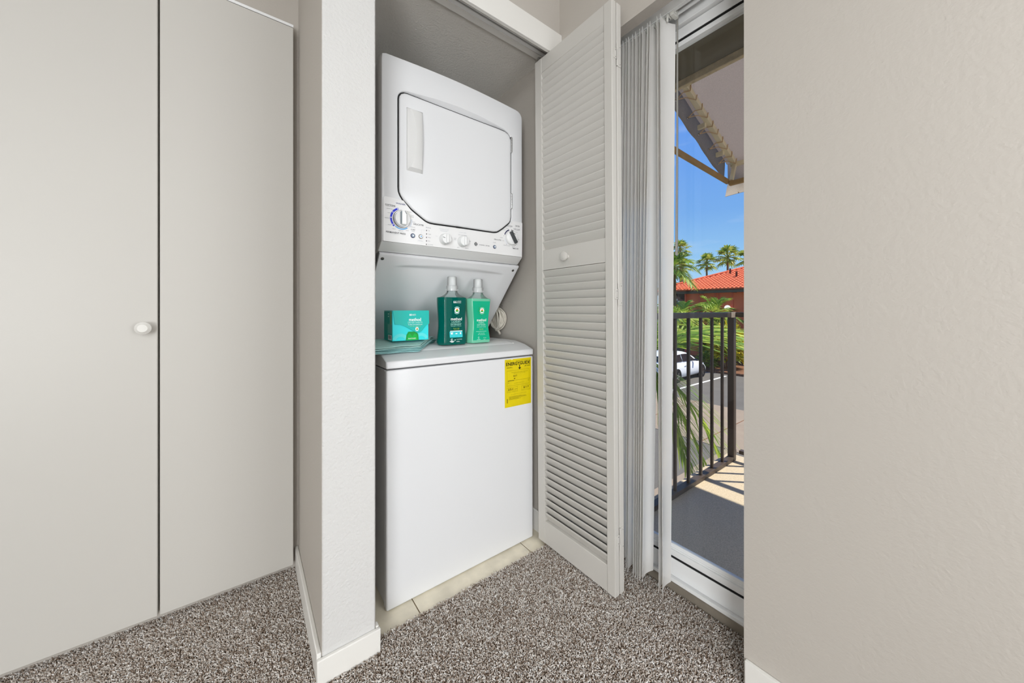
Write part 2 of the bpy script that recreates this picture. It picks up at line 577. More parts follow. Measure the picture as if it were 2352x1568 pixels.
# carpet pile: short bent tufts, one stuff part
def pile(regions, step):
    pts = []
    for x0, x1, y0, y1 in regions:
        gx, gy = np.meshgrid(np.arange(x0, x1, step), np.arange(y0, y1, step))
        p = np.stack([gx.ravel(), gy.ravel()], 1)
        pts.append(p + rng.uniform(-0.45, 0.45, p.shape) * step)
    P = np.concatenate(pts)
    keep = ~((P[:, 0] > 0.155) & (P[:, 0] < 0.328) & (P[:, 1] > 1.100))
    P = P[keep]
    n = len(P)
    h = rng.uniform(0.007, 0.012, n)
    r = rng.uniform(0.0014, 0.0024, n)
    lean = rng.normal(0, 0.0028, (n, 2)) + np.array([-0.0012, -0.0016])
    rot = rng.uniform(0, 6.28, n)
    V = np.zeros((n, 7, 3))
    for k in range(3):
        a = rot + 2.094 * k
        c, s = np.cos(a), np.sin(a)
        V[:, k, 0] = P[:, 0] + r * 0.8 * c
        V[:, k, 1] = P[:, 1] + r * 0.8 * s
        V[:, k, 2] = 0.001
        V[:, 3 + k, 0] = P[:, 0] + r * c + lean[:, 0] * 0.5
        V[:, 3 + k, 1] = P[:, 1] + r * s + lean[:, 1] * 0.5
        V[:, 3 + k, 2] = h * 0.62
    V[:, 6, 0] = P[:, 0] + lean[:, 0] * 1.6
    V[:, 6, 1] = P[:, 1] + lean[:, 1] * 1.6
    V[:, 6, 2] = h
    quads = np.array([(0, 1, 4, 3), (1, 2, 5, 4), (2, 0, 3, 5)])
    tris = np.array([(3, 4, 6), (4, 5, 6), (5, 3, 6)])
    base = (np.arange(n) * 7)[:, None, None]
    Q = (base + quads).reshape(-1, 4)
    T = (base + tris).reshape(-1, 3)
    me = bpy.data.meshes.new('carpet_pile')
    me.vertices.add(n * 7)
    me.vertices.foreach_set('co', V.reshape(-1))
    loops = np.concatenate([Q.reshape(-1), T.reshape(-1)])
    me.loops.add(len(loops))
    me.loops.foreach_set('vertex_index', loops)
    npoly = len(Q) + len(T)
    me.polygons.add(npoly)
    starts = np.concatenate([np.arange(len(Q)) * 4, len(Q) * 4 + np.arange(len(T)) * 3])
    me.polygons.foreach_set('loop_start', starts)
    me.update(calc_edges=True)
    me.validate()
    return me


cm = mat('speckled brown and oatmeal carpet yarn', (150, 132, 114), 0.95, 0.05)
n_, l_ = cm.node_tree.nodes, cm.node_tree.links
g_ = n_.new('ShaderNodeNewGeometry')
r_ = n_.new('ShaderNodeValToRGB')
r_.color_ramp.interpolation = 'LINEAR'
e_ = r_.color_ramp.elements
e_[0].position, e_[0].color = 0.0, lin((130, 112, 96))
e_[1].position, e_[1].color = 1.0, lin((252, 250, 248))
for p_, c_ in ((0.25, (172, 156, 142)), (0.55, (214, 205, 196)), (0.8, (240, 235, 229))):
    q_ = e_.new(p_)
    q_.color = lin(c_)
l_.new(g_.outputs['Random Per Island'], r_.inputs[0])
l_.new(r_.outputs[0], n_['Principled BSDF'].inputs['Base Color'])
cp = bpy.data.objects.new('carpet_pile', pile([(-0.75, 1.268, 0.12, 1.155), (-0.75, 0.160, 1.155, 1.69)], 0.0037))
cp.data.materials.append(cm)
COL.objects.link(cp)
cp.parent = floor
cp['kind'] = 'stuff'

WL = MB()
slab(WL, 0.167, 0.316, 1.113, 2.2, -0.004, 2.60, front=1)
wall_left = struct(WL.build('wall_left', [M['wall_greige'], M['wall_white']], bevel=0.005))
tag(wall_left, 'narrow closet wall end, white textured front and greige side', 'wall')
wall_front = struct(MB().box(0.316, 1.1135, 1.113, 1.219, 2.236, 2.60).build('wall_front', M['wall_greige']))
tag(wall_front, 'greige wall strip above the closet opening', 'wall')
wall_back = struct(MB().box(0.316, 1.113, 2.05, 2.15, -0.004, 2.30).build('wall_back', M['closet_paint']))
tag(wall_back, 'grey back wall of the laundry closet', 'wall')
wall_far = struct(MB().box(-3.2, 0.167, 1.68, 1.78, -0.004, 2.60).build('wall_far', M['wall_greige']))
tag(wall_far, 'greige wall behind the white slab doors', 'wall')
ceil_c = struct(MB().box(0.316, 1.113, 1.219, 2.05, 2.236, 2.30).build('ceiling_closet', M['closet_paint']))
tag(ceil_c, 'grey knockdown ceiling of the laundry closet', 'ceiling')
ceil_r = struct(MB().box(-3.2, 1.45, -4.0, 1.78, 2.60, 2.70).build('ceiling', M['wall_white']))
tag(ceil_r, 'white ceiling of the room', 'ceiling')
WR = MB()
WR.box(1.113, 1.45, 1.085, 2.15, -0.10, 2.60)           # beside the closet
WR.box(1.113, 1.45, -0.06, 0.385, -0.10, 2.60)          # pier between the two openings
WR.box(1.113, 1.158, -1.65, 1.085, 2.119, 2.60)         # lintel, room side
WR.box(1.158, 1.45, -1.65, 1.085, 2.195, 2.60)
WR.box(1.113, 1.45, -4.0, -1.65, -0.10, 2.60)
wall_right = struct(WR.build('wall_right', M['wall_greige']))
tag(wall_right, 'greige wall round the glass balcony door', 'wall')
wall_rear = struct(MB().box(-3.2, 1.45, -4.1, -4.0, -0.1, 2.60).box(-3.3, -3.2, -4.1, 1.78, -0.1, 2.60).build('wall_rear', M['wall_white']))
tag(wall_rear, 'white walls behind the viewpoint', 'wall')

# header trim with the bifold track
TR = MB()
TR.box(0.316, 1.113, 1.098, 1.113, 2.1785, 2.279)
TR.box(0.316, 1.113, 1.1135, 1.160, 2.222, 2.236)
TR.box(0.316, 1.113, 1.190, 1.219, 2.222, 2.236)
trim = struct(TR.build('trim_1', M['trim'], bevel=0.0015))
tag(trim, 'white header trim over the closet opening', 'trim')
MB().box(0.318, 1.111, 1.160, 1.190, 2.2335, 2.2358).build('track_slot', M['dark_gap'], trim)  # dark strip stands in for the shade inside the track
MB().box(0.318, 1.111, 1.172, 1.190, 2.2235, 2.2335).build('track_lip', M['alum'], trim, bevel=0.002)
MB().box(0.318, 1.111, 1.160, 1.164, 2.2235, 2.2335).build('track_lip', M['alum'], trim)

bb = struct(MB().box(0.154, 0.328, 1.101, 1.113, 0.0, 0.076).box(0.1545, 0.167, 1.1132, 1.68, 0.0, 0.088).box(0.3162, 0.326, 1.1132, 1.134, 0.0, 0.078)
            .build('baseboard_left', M['trim'], bevel=0.003))
tag(bb, 'white baseboard round the narrow closet wall end', 'baseboard')
bb = struct(MB().box(1.100, 1.113, 1.215, 2.05, 0.0, 0.10).build('baseboard_right', M['trim'], bevel=0.003))
tag(bb, 'white baseboard on the closet right wall', 'baseboard')
bb = struct(MB().box(1.100, 1.113, -4.0, 0.38, 0.0, 0.085).build('baseboard_pier', M['trim'], bevel=0.003))
tag(bb, 'white baseboard below the wall beside the glass door', 'baseboard')

# white slab doors at the far left
d1 = thing('door_1', (-0.24, 1.66, 0.02), 'white flush slab doors on the wall left of the closet', 'door')
struct(d1)
for x0, x1 in ((-0.235, 0.1466), (-0.64, -0.240)):
    MB().box(x0, x1, 1.645, 1.674, 0.035, 2.192).build('door_leaf', M['door_paint'], d1, bevel=0.002)
MB().lathe([(0.008, 0), (0.008, 0.012), (0.018, 0.018), (0.02, 0.026), (0.012, 0.034)], (-0.27, 1.645, 1.0), (0, -1, 0)).build('knob', M['trim'], d1, smooth=40)
MB().box(-0.66, 0.1466, 1.648, 1.672, 2.196, 2.206).build('door_track', M['alum'], d1)

# glass balcony door in its recess
d2 = thing('door_2', (1.30, 0.74, 0.0), 'white framed glass balcony door at the right', 'door')
struct(d2)
Y0, Y1 = 0.3855, 1.0845
MB().box(1.2725, 1.45, Y0, Y1, -0.10, 0.034).build('sill', M['sill_stone'], d2)
MB().box(1.277, 1.39, Y0, Y1, 0.034, 0.041).box(1.277, 1.283, Y0, Y1, 0.041, 0.047).build('sill_track', M['alum'], d2, bevel=0.001)
MB().box(1.300, 1.336, Y0, Y1, 0.041, 0.1055).build('bottom_rail', M['alum'], d2, bevel=0.002)
MB().box(1.3035, 1.334, Y0, Y1, 0.1055, 0.1115).build('gasket', M['dark_gap'], d2)
MB().box(1.306, 1.336, Y0, Y1, 0.1115, 0.134).box(1.312, 1.318, Y0, Y1, 0.134, 0.139).box(1.316, 1.332, Y0, Y1, 0.134, 0.152).build('glazing_bead', M['alum'], d2, bevel=0.0012)
MB().box(1.272, 1.38, Y0, Y1, 2.166, 2.1945).box(1.284, 1.38, Y0, Y1, 2.125, 2.166).build('frame_head', M['alum'], d2, bevel=0.002)
MB().box(1.300, 1.336, Y0, Y1, 2.083, 2.121).build('top_rail', M['alum'], d2, bevel=0.002)
MB().box(1.303, 1.334, Y0, Y1, 2.0765, 2.083).build('gasket', M['dark_gap'], d2)
MB().box(1.306, 1.334, Y0, Y1, 2.059, 2.0765).build('glazing_bead', M['alum'], d2, bevel=0.001)
MB().box(1.300, 1.336, 1.00, 1.055, 0.106, 2.083).build('stile', M['alum'], d2, bevel=0.002)
MB().box(1.284, 1.38, 1.055, Y1, 0.041, 2.125).build('jamb', M['alum'], d2, bevel=0.002)
MB().box(1.300, 1.336, Y0, 0.398, 0.106, 2.083).build('stile', M['alum'], d2, bevel=0.002)
MB().box(1.322, 1.326, 0.392, 1.01, 0.148, 2.065).build('glass_pane', M['glass'], d2)

# assumed second balcony door beyond the wall pier (outside the frame, it lets daylight in)
d3 = thing('door_3_assumed', (1.30, -0.85, 0.0), 'assumed second glass balcony door beyond the wall pier', 'door')
struct(d3)
MB().box(1.2725, 1.45, -1.648, -0.062, -0.10, 0.034).build('sill', M['sill_stone'], d3)
for a, b in ((-1.64, -0.86), (-0.86, -0.07)):
    MB().box(1.300, 1.336, a, b, 0.036, 0.15).box(1.300, 1.336, a, b, 2.06, 2.19).box(1.300, 1.336, a, a + 0.05, 0.15, 2.06).box(1.300, 1.336, b - 0.05, b, 0.15, 2.06).build('sash', M['alum'], d3, bevel=0.002)
    MB().box(1.316, 1.320, a + 0.045, b - 0.045, 0.145, 2.065).build('glass_pane', M['glass'], d3)

# ================================================================== stacked washer and dryer
WD = thing('stacked_washer_dryer', (0.72, 1.62, 0.0), 'white stacked washer and dryer standing in the tiled closet', 'washer dryer')
XL, XR, YF = 0.386, 1.060, 1.232
# washer cabinet: folded front sheet, set-back side sheets
MB().box(XL + 0.004, XR - 0.003, YF + 0.030, 1.985, 0.006, 0.845).build('washer_cabinet', M['enamel_side'], WD, bevel=0.002)
MB().box(XL, XR, YF, YF + 0.022, 0.003, 0.846).build('washer_front', M['enamel'], WD, bevel=0.006, seg=3)
MB().box(XL + 0.001, XR - 0.001, YF + 0.022, YF + 0.031, 0.006, 0.846).build('cabinet_seam', M['enamel_side'], WD, bevel=0.001)
for x in (XL + 0.05, XR - 0.05):
    for y in (YF + 0.06, 1.93):
        MB().lathe([(0.02, 0), (0.022, 0.004), (0.014, 0.008)], (x, y, 0.0), (0, 0, 1), 12).build('foot', M['dark_gap'], WD)
# washer top: sloped front nosing, raised lid
ztop = [(YF - 0.001, 0.851), (YF - 0.001, 0.876), (1.290, 0.8965), (1.366, 0.909), (1.985, 0.909), (1.985, 0.851)]
MB().prism(ztop, lambda u, v, a: (a, u, v), XL - 0.001, XR + 0.001).build('washer_top', M['enamel'], WD, bevel=0.005, seg=3)
lid = [(1.305, 0.8995), (1.312, 0.9035), (1.370, 0.9125), (1.655, 0.9125), (1.655, 0.906), (1.37, 0.906)]
MB().prism(lid, lambda u, v, a: (a, u, v), XL + 0.060, XR - 0.062).build('washer_lid', M['enamel'], WD, bevel=0.0015)
MB().lathe([(0.005, 0.0), (0.005, 0.002), (0.002, 0.0035)], (XR - 0.055, 1.315, 0.9005), (0, -0.16, 1), 12).build('lid_bumper', M['bezel'], WD, smooth=40)
# leaning panel between washer and dryer, with a shallow arched hollow
def lean(u, v, d=0.0):
    """u = x, v = height, d = out of the panel"""
    y = 1.326 + (1.276 - v) * 0.889
    return (u, y - d * 0.747, v - d * 0.665)


# one pressed sheet: flat border, arched hollow that steps in under its upper line and fades out downwards
def smooth01(t):
    t = min(1.0, max(0.0, t))
    return t * t * (3 - 2 * t)


def hollow(x, z):
    t = (x - 0.455) / 0.525
    if t <= 0 or t >= 1:
        return 0.0
    e = min(1.0, min(t, 1 - t) / 0.10) ** 0.8
    s = (1.236 + 0.016 * math.sin(math.pi * t) ** 0.8) - z
    w = 0.003 + 0.019 * math.sin(math.pi * t) ** 0.7
    return e * smooth01(s / w) * (1 - smooth01((s - w) / 0.17))


PX0, PX1, PZ0, PZ1 = XL + 0.004, XR - 0.012, 0.913, 1.2735
NXp, NZp = 84, 110
vs, fs = [], []
for j in range(NZp + 1):
    z = PZ0 + (PZ1 - PZ0) * j / NZp
    for i in range(NXp + 1):
        x = PX0 + (PX1 - PX0) * i / NXp
        edge = min(x - PX0, PX1 - x, PZ1 - z)
        vs.append(lean(x, z, 0.008 - 0.0065 * hollow(x, z) - (0.002 * (1 - edge / 0.004) ** 2 if edge < 0.004 else 0)))
for j in range(NZp):
    for i in range(NXp):
        k = j * (NXp + 1) + i
        fs.append((k, k + 1, k + NXp + 2, k + NXp + 1))
lp = MB().add(vs, fs)
rim = [i for i in range(NXp + 1)] + [j * (NXp + 1) + NXp for j in range(1, NZp + 1)] + [NZp * (NXp + 1) + i for i in range(NXp - 1, -1, -1)] + [j * (NXp + 1) for j in range(NZp - 1, 0, -1)]
o0 = len(lp.v)
for k in rim:
    u = PX0 + (PX1 - PX0) * (k % (NXp + 1)) / NXp
    v = PZ0 + (PZ1 - PZ0) * (k // (NXp + 1)) / NZp
    lp.v.append(lean(u, v, -0.004))
for q in range(len(rim)):
    q2 = (q + 1) % len(rim)
    lp.f.append((rim[q], rim[q2], o0 + q2, o0 + q))
    lp.m.append(0)
lp.build('leaning_panel', M['enamel'], WD, smooth=40)
MB().box(PX0 + 0.002, PX1 - 0.002, 1.665, 1.985, 0.909, 1.277).build('rear_housing', M['enamel_side'], WD)
for x, z in ((0.4035, 1.258), (1.022, 1.2555)):
    s_ = MB().lathe([(0.0062, -0.001), (0.0062, 0.0018), (0.004, 0.003)], lean(x, z, 0.008), (0, -0.747, -0.665), 14).build('screw', M['screw'], WD, smooth=40)
    c_ = Vector(lean(x, z, 0.0111))
    MB().obox(c_, (0.0038, 0, 0.001), (0, 0.0004, 0.0004), (0.0006, 0, -0.0006)).build('screw_slot', M['dark_gap'], s_)

# dryer
DL, DR, DY, DZ0, DZ1 = 0.384, 1.040, 1.285, 1.3085, 1.998
MB().box(DL + 0.005, DR - 0.004, 1.335, 1.985, 1.276, DZ1 - 0.006).build('dryer_cabinet', M['enamel_side'], WD, bevel=0.003)
MB().box(DL + 0.002, DR - 0.002, 1.322, 1.336, 1.278, DZ1 - 0.003).build('cabinet_seam', M['enamel_side'], WD, bevel=0.001)


def ray_hit(poly, c, ang):
    d = (math.cos(ang), math.sin(ang))
    best = None
    for (x0, y0), (x1, y1) in zip(poly, poly[1:] + poly[:1]):
        ex, ey = x1 - x0, y1 - y0
        den = d[0] * ey - d[1] * ex
        if abs(den) < 1e-12:
            continue
        t = ((x0 - c[0]) * ey - (y0 - c[1]) * ex) / den
        s = ((x0 - c[0]) * d[1] - (y0 - c[1]) * d[0]) / den
        if t > 0 and -1e-9 <= s <= 1 + 1e-9 and (best is None or t > best):
            best = t
    return (c[0] + d[0] * best, c[1] + d[1] * best)


def off(poly, d):
    """outline pushed out by d"""
    n = len(poly)
    ar = sum(poly[i][0] * poly[(i + 1) % n][1] - poly[(i + 1) % n][0] * poly[i][1] for i in range(n))
    sg = 1 if ar > 0 else -1
    out = []
    for i in range(n):
        a, b, c = Vector(poly[i - 1]), Vector(poly[i]), Vector(poly[(i + 1) % n])
        t = ((b - a).normalized() + (c - b).normalized()).normalized()
        out.append((b.x + sg * d * t.y, b.y - sg * d * t.x))
    return out


door_out = [(0.4496, 1.846), (0.4512, 1.8565), (0.4578, 1.867), (0.4693, 1.8735), (0.480, 1.875), (0.60, 1.875), (0.70, 1.875), (0.80, 1.875),
            (0.90, 1.875), (0.935, 1.874), (0.952, 1.868), (0.963, 1.858), (0.9685, 1.843), (0.9691, 1.83), (0.9691, 1.6828), (0.9691, 1.487),
            (0.966, 1.472), (0.9591, 1.4611), (0.927, 1.4346), (0.905, 1.419), (0.892, 1.4115), (0.8745, 1.4085), (0.8331, 1.4075), (0.7042, 1.4061),
            (0.588, 1.4037), (0.5700, 1.4045), (0.5560, 1.4085), (0.5429, 1.4160), (0.4995, 1.4437), (0.466, 1.4735), (0.4560, 1.488), (0.4510, 1.500), (0.4496, 1.514), (0.4496, 1.6729)]
cD = (0.71, 1.64)
hole = []
for x, z in off(door_out, 0.0062):
    if z > 1.872:
        t = (x - 0.4693) / (0.945 - 0.4693)
        z += 0.0005 + 0.019 * max(0.0, math.sin(math.pi * min(max(t, 0), 1))) ** 1.1
    hole.append((x, z))
outer = []
for k in range(25):                                   # domed top edge
    t = k / 24
    x = DL + 0.012 + (DR - 0.030 - DL - 0.012) * t
    outer.append((x, DZ1 + 0.012 * math.sin(math.pi * t)))
outer += [(DR - 0.016, DZ1 - 0.005), (DR - 0.004, DZ1 - 0.016), (DR, DZ1 - 0.032), (DR, DZ0), (DL, DZ0), (DL, DZ1 - 0.012), (DL + 0.004, DZ1 - 0.003)]
NR = 220
angs = sorted([2 * math.pi * k / NR for k in range(NR)] + [math.atan2(z - cD[1], x - cD[0]) % (2 * math.pi) for x, z in ((DR, DZ0), (DL, DZ0))])
def ring_of(poly, y):
    return [(p[0], y, p[1]) for p in (ray_hit(poly, cD, a) for a in angs)]
inner_floor = off(door_out, 0.0045)
fr = MB()
o_in = off(outer, -0.010)
o_in2 = off(outer, -0.003)
fr.rings([ring_of(inner_floor, 1.305), ring_of(inner_floor, 1.302), ring_of(hole, 1.2875), ring_of(off(hole, 0.0025), DY), ring_of(o_in, DY), ring_of(o_in2, DY + 0.003),
          ring_of(outer, DY + 0.010), ring_of(outer, 1.323)], cap0=True, cap1=False)
fr.build('dryer_front', M['enamel'], WD, smooth=32)
# door slab
dd = MB()
dd.rings([[(x, 1.3035, z) for x, z in door_out], [(x, 1.2865, z) for x, z in door_out], [(x, 1.2835, z) for x, z in off(door_out, -0.0022)], [(x, 1.2822, z) for x, z in off(door_out, -0.007)],
          [(x, 1.2815, z) for x, z in off(door_out, -0.02)]], cap0=True, cap1=True)
door = dd.build('dryer_door', M['enamel'], WD, smooth=40)
MB().prism(off(door_out, 0.0042), lambda u, v, a: (u, a, v), 1.2895, 1.3045).build('door_gap_shade', M['dark_gap'], door)  # dark plate behind the door, paints the shaded gap round its edge
# bowed pull handle
hv, hf = [], []
NH = 24
for k in range(NH + 1):
    t = k / NH
    z = 1.585 + 0.237 * t
    b = max(0.0, 1 - (2 * t - 1) ** 2)
    e = min(1.0, min(t, 1 - t) / 0.03) ** 0.5
    xl = 0.4775 + 0.022 * b ** 0.8
    row = [(0.4760, 1.2815), (0.4768, 1.2815 - 0.006 * e), (0.478, 1.2815 - 0.004 * e), (xl, 1.2815 - (0.010 + 0.012 * b) * e), (xl + 0.006, 1.2815 - (0.014 + 0.014 * b) * e),
           (0.522, 1.2815 - (0.013 + 0.012 * b) * e), (0.533, 1.2815 - (0.009 + 0.008 * b) * e), (0.5385, 1.2815 - 0.001)]
    hv += [(x, y, z) for x, y in row]
for k in range(NH):
    for j in range(7):
        hf.append((k * 8 + j, k * 8 + j + 1, (k + 1) * 8 + j + 1, (k + 1) * 8 + j))
hf.append(tuple(range(8)))
hf.append(tuple(NH * 8 + j for j in reversed(range(8))))
MB().add(hv, hf).build('door_handle', M['bezel'], door, smooth=35)
for z in (1.822, 1.562):
    h_ = MB().box(0.9675, 0.9745, 1.2800, 1.2935, z - 0.036, z + 0.036).build('hinge', M['chrome'], door, bevel=0.001)
    for q in range(-2, 3):
        MB().lathe([(0.0036, -0.0058), (0.0036, 0.0058)], (0.971, 1.2805, z + q * 0.0128), (0, 0, 1), 10).build('hinge_knuckle', M['chrome'], h_, smooth=40)
MB().box(0.688, 0.706, 1.2835, 1.300, 1.3990, 1.4045).build('door_stop', M['dark_gap'], WD)

# angled lower bezel
bz = [(DY + 0.0005, DZ0 + 0.001), (1.3235, DZ0 + 0.001), (1.345, 1.2775), (1.3235, 1.2775)]
MB().prism(bz, lambda u, v, a: (a, u, v), DL, DR).build('lower_bezel', M['bezel'], WD, bevel=0.003)

# control panel overlay, following the door outline
lowd = [p for p in off(door_out, 0.0085) if p[1] < 1.4715]
lowd = sorted(lowd, key=lambda p: p[0])
cpoly = [(DL + 0.006, 1.3095), (DR - 0.006, 1.3095), (DR - 0.004, 1.4715), (0.9735, 1.4715)] + list(reversed([p for p in lowd if p[0] > 0.47])) + [(0.464, 1.4685), (0.425, 1.4715), (0.394, 1.4720), (DL + 0.007, 1.466)]
panel = MB().prism(cpoly, lambda u, v, a: (u, a, v), DY - 0.0022, DY + 0.002).build('control_panel', M['panel_print'], WD)
CY = DY - 0.0027                                       # print level


def onp(u, v):
    return (u, CY, v)


def pprint(poly_list, name, m, y=CY, th=0.0):
    mb = MB()
    for pl in poly_list:
        mb.flat(pl, lambda u, v: (u, y, v))
    return mb.build(name, m, panel)


def bars(lst):
    return [[(x - w / 2, z - h / 2), (x + w / 2, z - h / 2), (x + w / 2, z + h / 2), (x - w / 2, z + h / 2)] for x, z, w, h in lst]


for args in [('WASHER', 0.454, 1.454, 0.036, 0.0058, 'n'), ('COTTONS', 0.4154, 1.4421, 0.0371, 0.0064, 'd'), ('EXTRA HEAVY', 0.4165, 1.429, 0.027, 0.0027, 'g'), ('HEAVY', 0.4127, 1.4143, 0.0134, 0.0027, 'g'), ('MEDIUM', 0.4039, 1.3942, 0.0172, 0.0027, 'g'), ('LIGHT', 0.4127, 1.3709, 0.0118, 0.0027, 'g'), ('HEAVY', 0.4297, 1.3579, 0.0136, 0.0027, 'g'), ('MEDIUM', 0.4544, 1.3539, 0.0172, 0.0028, 'g'), ('LIGHT', 0.479, 1.3581, 0.0117, 0.0028, 'g'), ('OFF', 0.4556, 1.4316, 0.0057, 0.0023, 'g'), ('SPIN ONLY', 0.4859, 1.4296, 0.0211, 0.0028, 'g'), ('QUICK', 0.4979, 1.4181, 0.0128, 0.0026, 'g'), ('RINSE', 0.4979, 1.4125, 0.0128, 0.0026, 'g'), ('LIGHT', 0.5049, 1.3942, 0.012, 0.0028, 'g'), ('DELICATES', 0.5234, 1.387, 0.0401, 0.006, 'd'), ('MEDIUM', 0.5006, 1.3742, 0.0171, 0.0028, 'g'), ('START', 0.5015, 1.3647, 0.0171, 0.005, 'd'), ('PAUSE', 0.5015, 1.3591, 0.012, 0.0025, 'g'), ('PERMANENT PRESS', 0.4363, 1.3441, 0.0725, 0.0064, 'd'), ('STATUS', 0.5634, 1.3807, 0.0208, 0.0043, 'g'), ('ON', 0.5656, 1.3696, 0.0063, 0.0027, 'g'), ('WASH', 0.5683, 1.3563, 0.0118, 0.0027, 'g'), ('RINSE', 0.5674, 1.3428, 0.0109, 0.0027, 'g'), ('SPIN', 0.5656, 1.329, 0.0091, 0.0027, 'g'), ('LID LOCKED', 0.5719, 1.3157, 0.0219, 0.0027, 'g'), ('TEMPERATURE', 0.6299, 1.3838, 0.0422, 0.0035, 'p'), ('COLD', 0.5978, 1.3525, 0.0093, 0.0028, 'p'), ('HOT', 0.663, 1.3529, 0.0079, 0.0028, 'p'), ('LOAD SIZE', 0.7154, 1.3822, 0.033, 0.004, 'p'), ('AUTO LOAD SENSING', 0.7154, 1.3712, 0.0412, 0.0027, 'g'), ('EXTRA', 0.6809, 1.3542, 0.011, 0.0027, 'g'), ('SMALL', 0.6809, 1.3488, 0.01, 0.0027, 'g'), ('LARGE', 0.7488, 1.3507, 0.0117, 0.0028, 'g'), ('SMALL', 0.695, 1.3181, 0.0111, 0.0027, 'g'), ('MEDIUM', 0.7351, 1.3188, 0.0157, 0.0027, 'g'), ('WASHER / DRYER', 0.8231, 1.3411, 0.054, 0.0042, 'd'), ('START', 0.8767, 1.3592, 0.016, 0.0039, 'g'), ('COTTONS', 0.9593, 1.4461, 0.035, 0.0052, 'd'), ('DRYER', 1.0072, 1.4513, 0.0259, 0.0065, 'd'), ('EASY CARE', 1.0033, 1.4363, 0.0375, 0.0049, 'd'), ('DELICATES', 0.8937, 1.3742, 0.0381, 0.0051, 'd'), ('TIMED DRY', 0.9948, 1.3452, 0.0373, 0.0061, 'd'), ('MORE DRY', 0.9299, 1.4238, 0.022, 0.003, 'g'), ('LESS DRY', 0.9471, 1.4322, 0.0174, 0.003, 'g'), ('MORE DRY', 0.9977, 1.4221, 0.0206, 0.003, 'g'), ('DAMP', 0.9141, 1.3862, 0.0145, 0.0028, 'g'), ('LOW', 0.9238, 1.3736, 0.0122, 0.0028, 'g'), ('WRINKLE CARE', 0.9434, 1.354, 0.0371, 0.0032, 'g'), ('80 MIN', 1.0106, 1.3895, 0.0143, 0.0031, 'g')]:
    s, cx, cz, w, h, k = args
    text(s, onp, cx, cz, w, h, 'panel_' + k)
wk, dk = (0.4569, 1.3973), (0.9684, 1.3912)
pprint([arc_band(wk[0], wk[1], 0.0355, 0.0425, 107, 226)], 'dial_arc', M['blue'])
pprint([arc_band(wk[0], wk[1], 0.0345, 0.0385, 230, 308)], 'dial_arc', M['sky_blue'])
pprint([arc_band(wk[0], wk[1], 0.0355, 0.042, 322, 368)], 'dial_arc', M['pale_arc'])
pprint([arc_band(wk[0], wk[1], 0.0355, 0.042, 12, 62)], 'dial_arc', M['cream_arc'])
pprint(bars([(wk[0] + 0.039 * math.cos(math.radians(a)), wk[1] + 0.039 * math.sin(math.radians(a)), 0.0045, 0.0035) for a in (112, 146, 178, 216)]), 'dial_tick', M['pale_arc'], y=CY - 0.0003)
pprint([arc_band(dk[0], dk[1], 0.0345, 0.0395, 106, 162)], 'dial_arc', M['navy_arc'])
pprint([arc_band(dk[0], dk[1], 0.0345, 0.0390, 36, 88)], 'dial_arc', M['ink_d'])
pprint([arc_band(dk[0], dk[1], 0.0345, 0.0375, 188, 238)], 'dial_arc', M['pale_arc'])
pprint([circle(dk[0] + 0.040 * math.cos(math.radians(a)), dk[1] + 0.040 * math.sin(math.radians(a)), 0.0014, 8) for a in (-62, -50, -38, -26, -13, -74, 172, 232, 28)], 'dial_dot', M['ink_d'])
leds = [(0.556, 1.3693), (0.556, 1.3557), (0.5557, 1.3421), (0.5555, 1.3285), (0.555, 1.315)]
pprint(bars([(x, z, 0.0028, 0.0048) for x, z in leds]), 'status_light', M['ink_d'])
pprint(bars([(0.4155, 1.4375, 0.030, 0.0008), (0.4300, 1.3388, 0.028, 0.0006), (0.543, 1.369, 0.018, 0.0005), (0.534, 1.362, 0.0005, 0.0145), (0.530, 1.3275, 0.016, 0.0009), (0.530, 1.3245, 0.022, 0.0009),
             (0.630, 1.3785, 0.034, 0.0008), (0.630, 1.3755, 0.028, 0.0008)]), 'fine_print', M['ink_p'])
pprint(bars([(0.959, 1.4415, 0.026, 0.001), (1.0035, 1.4322, 0.028, 0.0012), (0.9950, 1.4405, 0.002, 0.002)]), 'fine_print', M['ink_g'])
# dials
k1 = MB().lathe([(0.0325, -0.001), (0.0325, 0.003), (0.0305, 0.005)], (wk[0], CY, wk[1]), (0, -1, 0), 36).build('dial_ring', M['chrome'], panel, smooth=40)
k1 = MB().lathe([(0.0292, 0.0), (0.0290, 0.010), (0.0275, 0.0135), (0.024, 0.015)], (wk[0], CY - 0.002, wk[1]), (0, -1, 0), 36).build('washer_dial', M['knob'], WD, smooth=40)
MB().box(wk[0] - 0.0085, wk[0] + 0.010, CY - 0.031, CY - 0.016, wk[1] - 0.025, wk[1] + 0.026).build('dial_grip', M['knob'], k1, bevel=0.004, seg=3)
MB().box(wk[0] - 0.0098, wk[0] - 0.0086, CY - 0.029, CY - 0.016, wk[1] - 0.022, wk[1] + 0.023).build('grip_shadow', M['knob_shade'], k1)  # shadow on the grip's left side, put in as a coloured strip
MB().obox((wk[0] + 0.005, CY - 0.0315, wk[1] + 0.020), (0.0022, 0, -0.005), (0, 0.0004, 0), (0.0007, 0, 0.0003)).build('pointer', M['ink_d'], k1)
k2 = MB().lathe([(0.0325, 0.0), (0.0325, 0.010), (0.0305, 0.0145), (0.028, 0.016)], (dk[0], CY, dk[1]), (0, -1, 0), 36).build('dryer_dial', M['knob'], WD, smooth=40)
dv = Vector((0.0155, 0, -0.0245))
MB().obox((dk[0], CY - 0.021, dk[1]), dv, (0, 0.0055, 0), (0.0063, 0, 0.0040)).build('dial_grip', M['pointer'], k2, bevel=0.002)
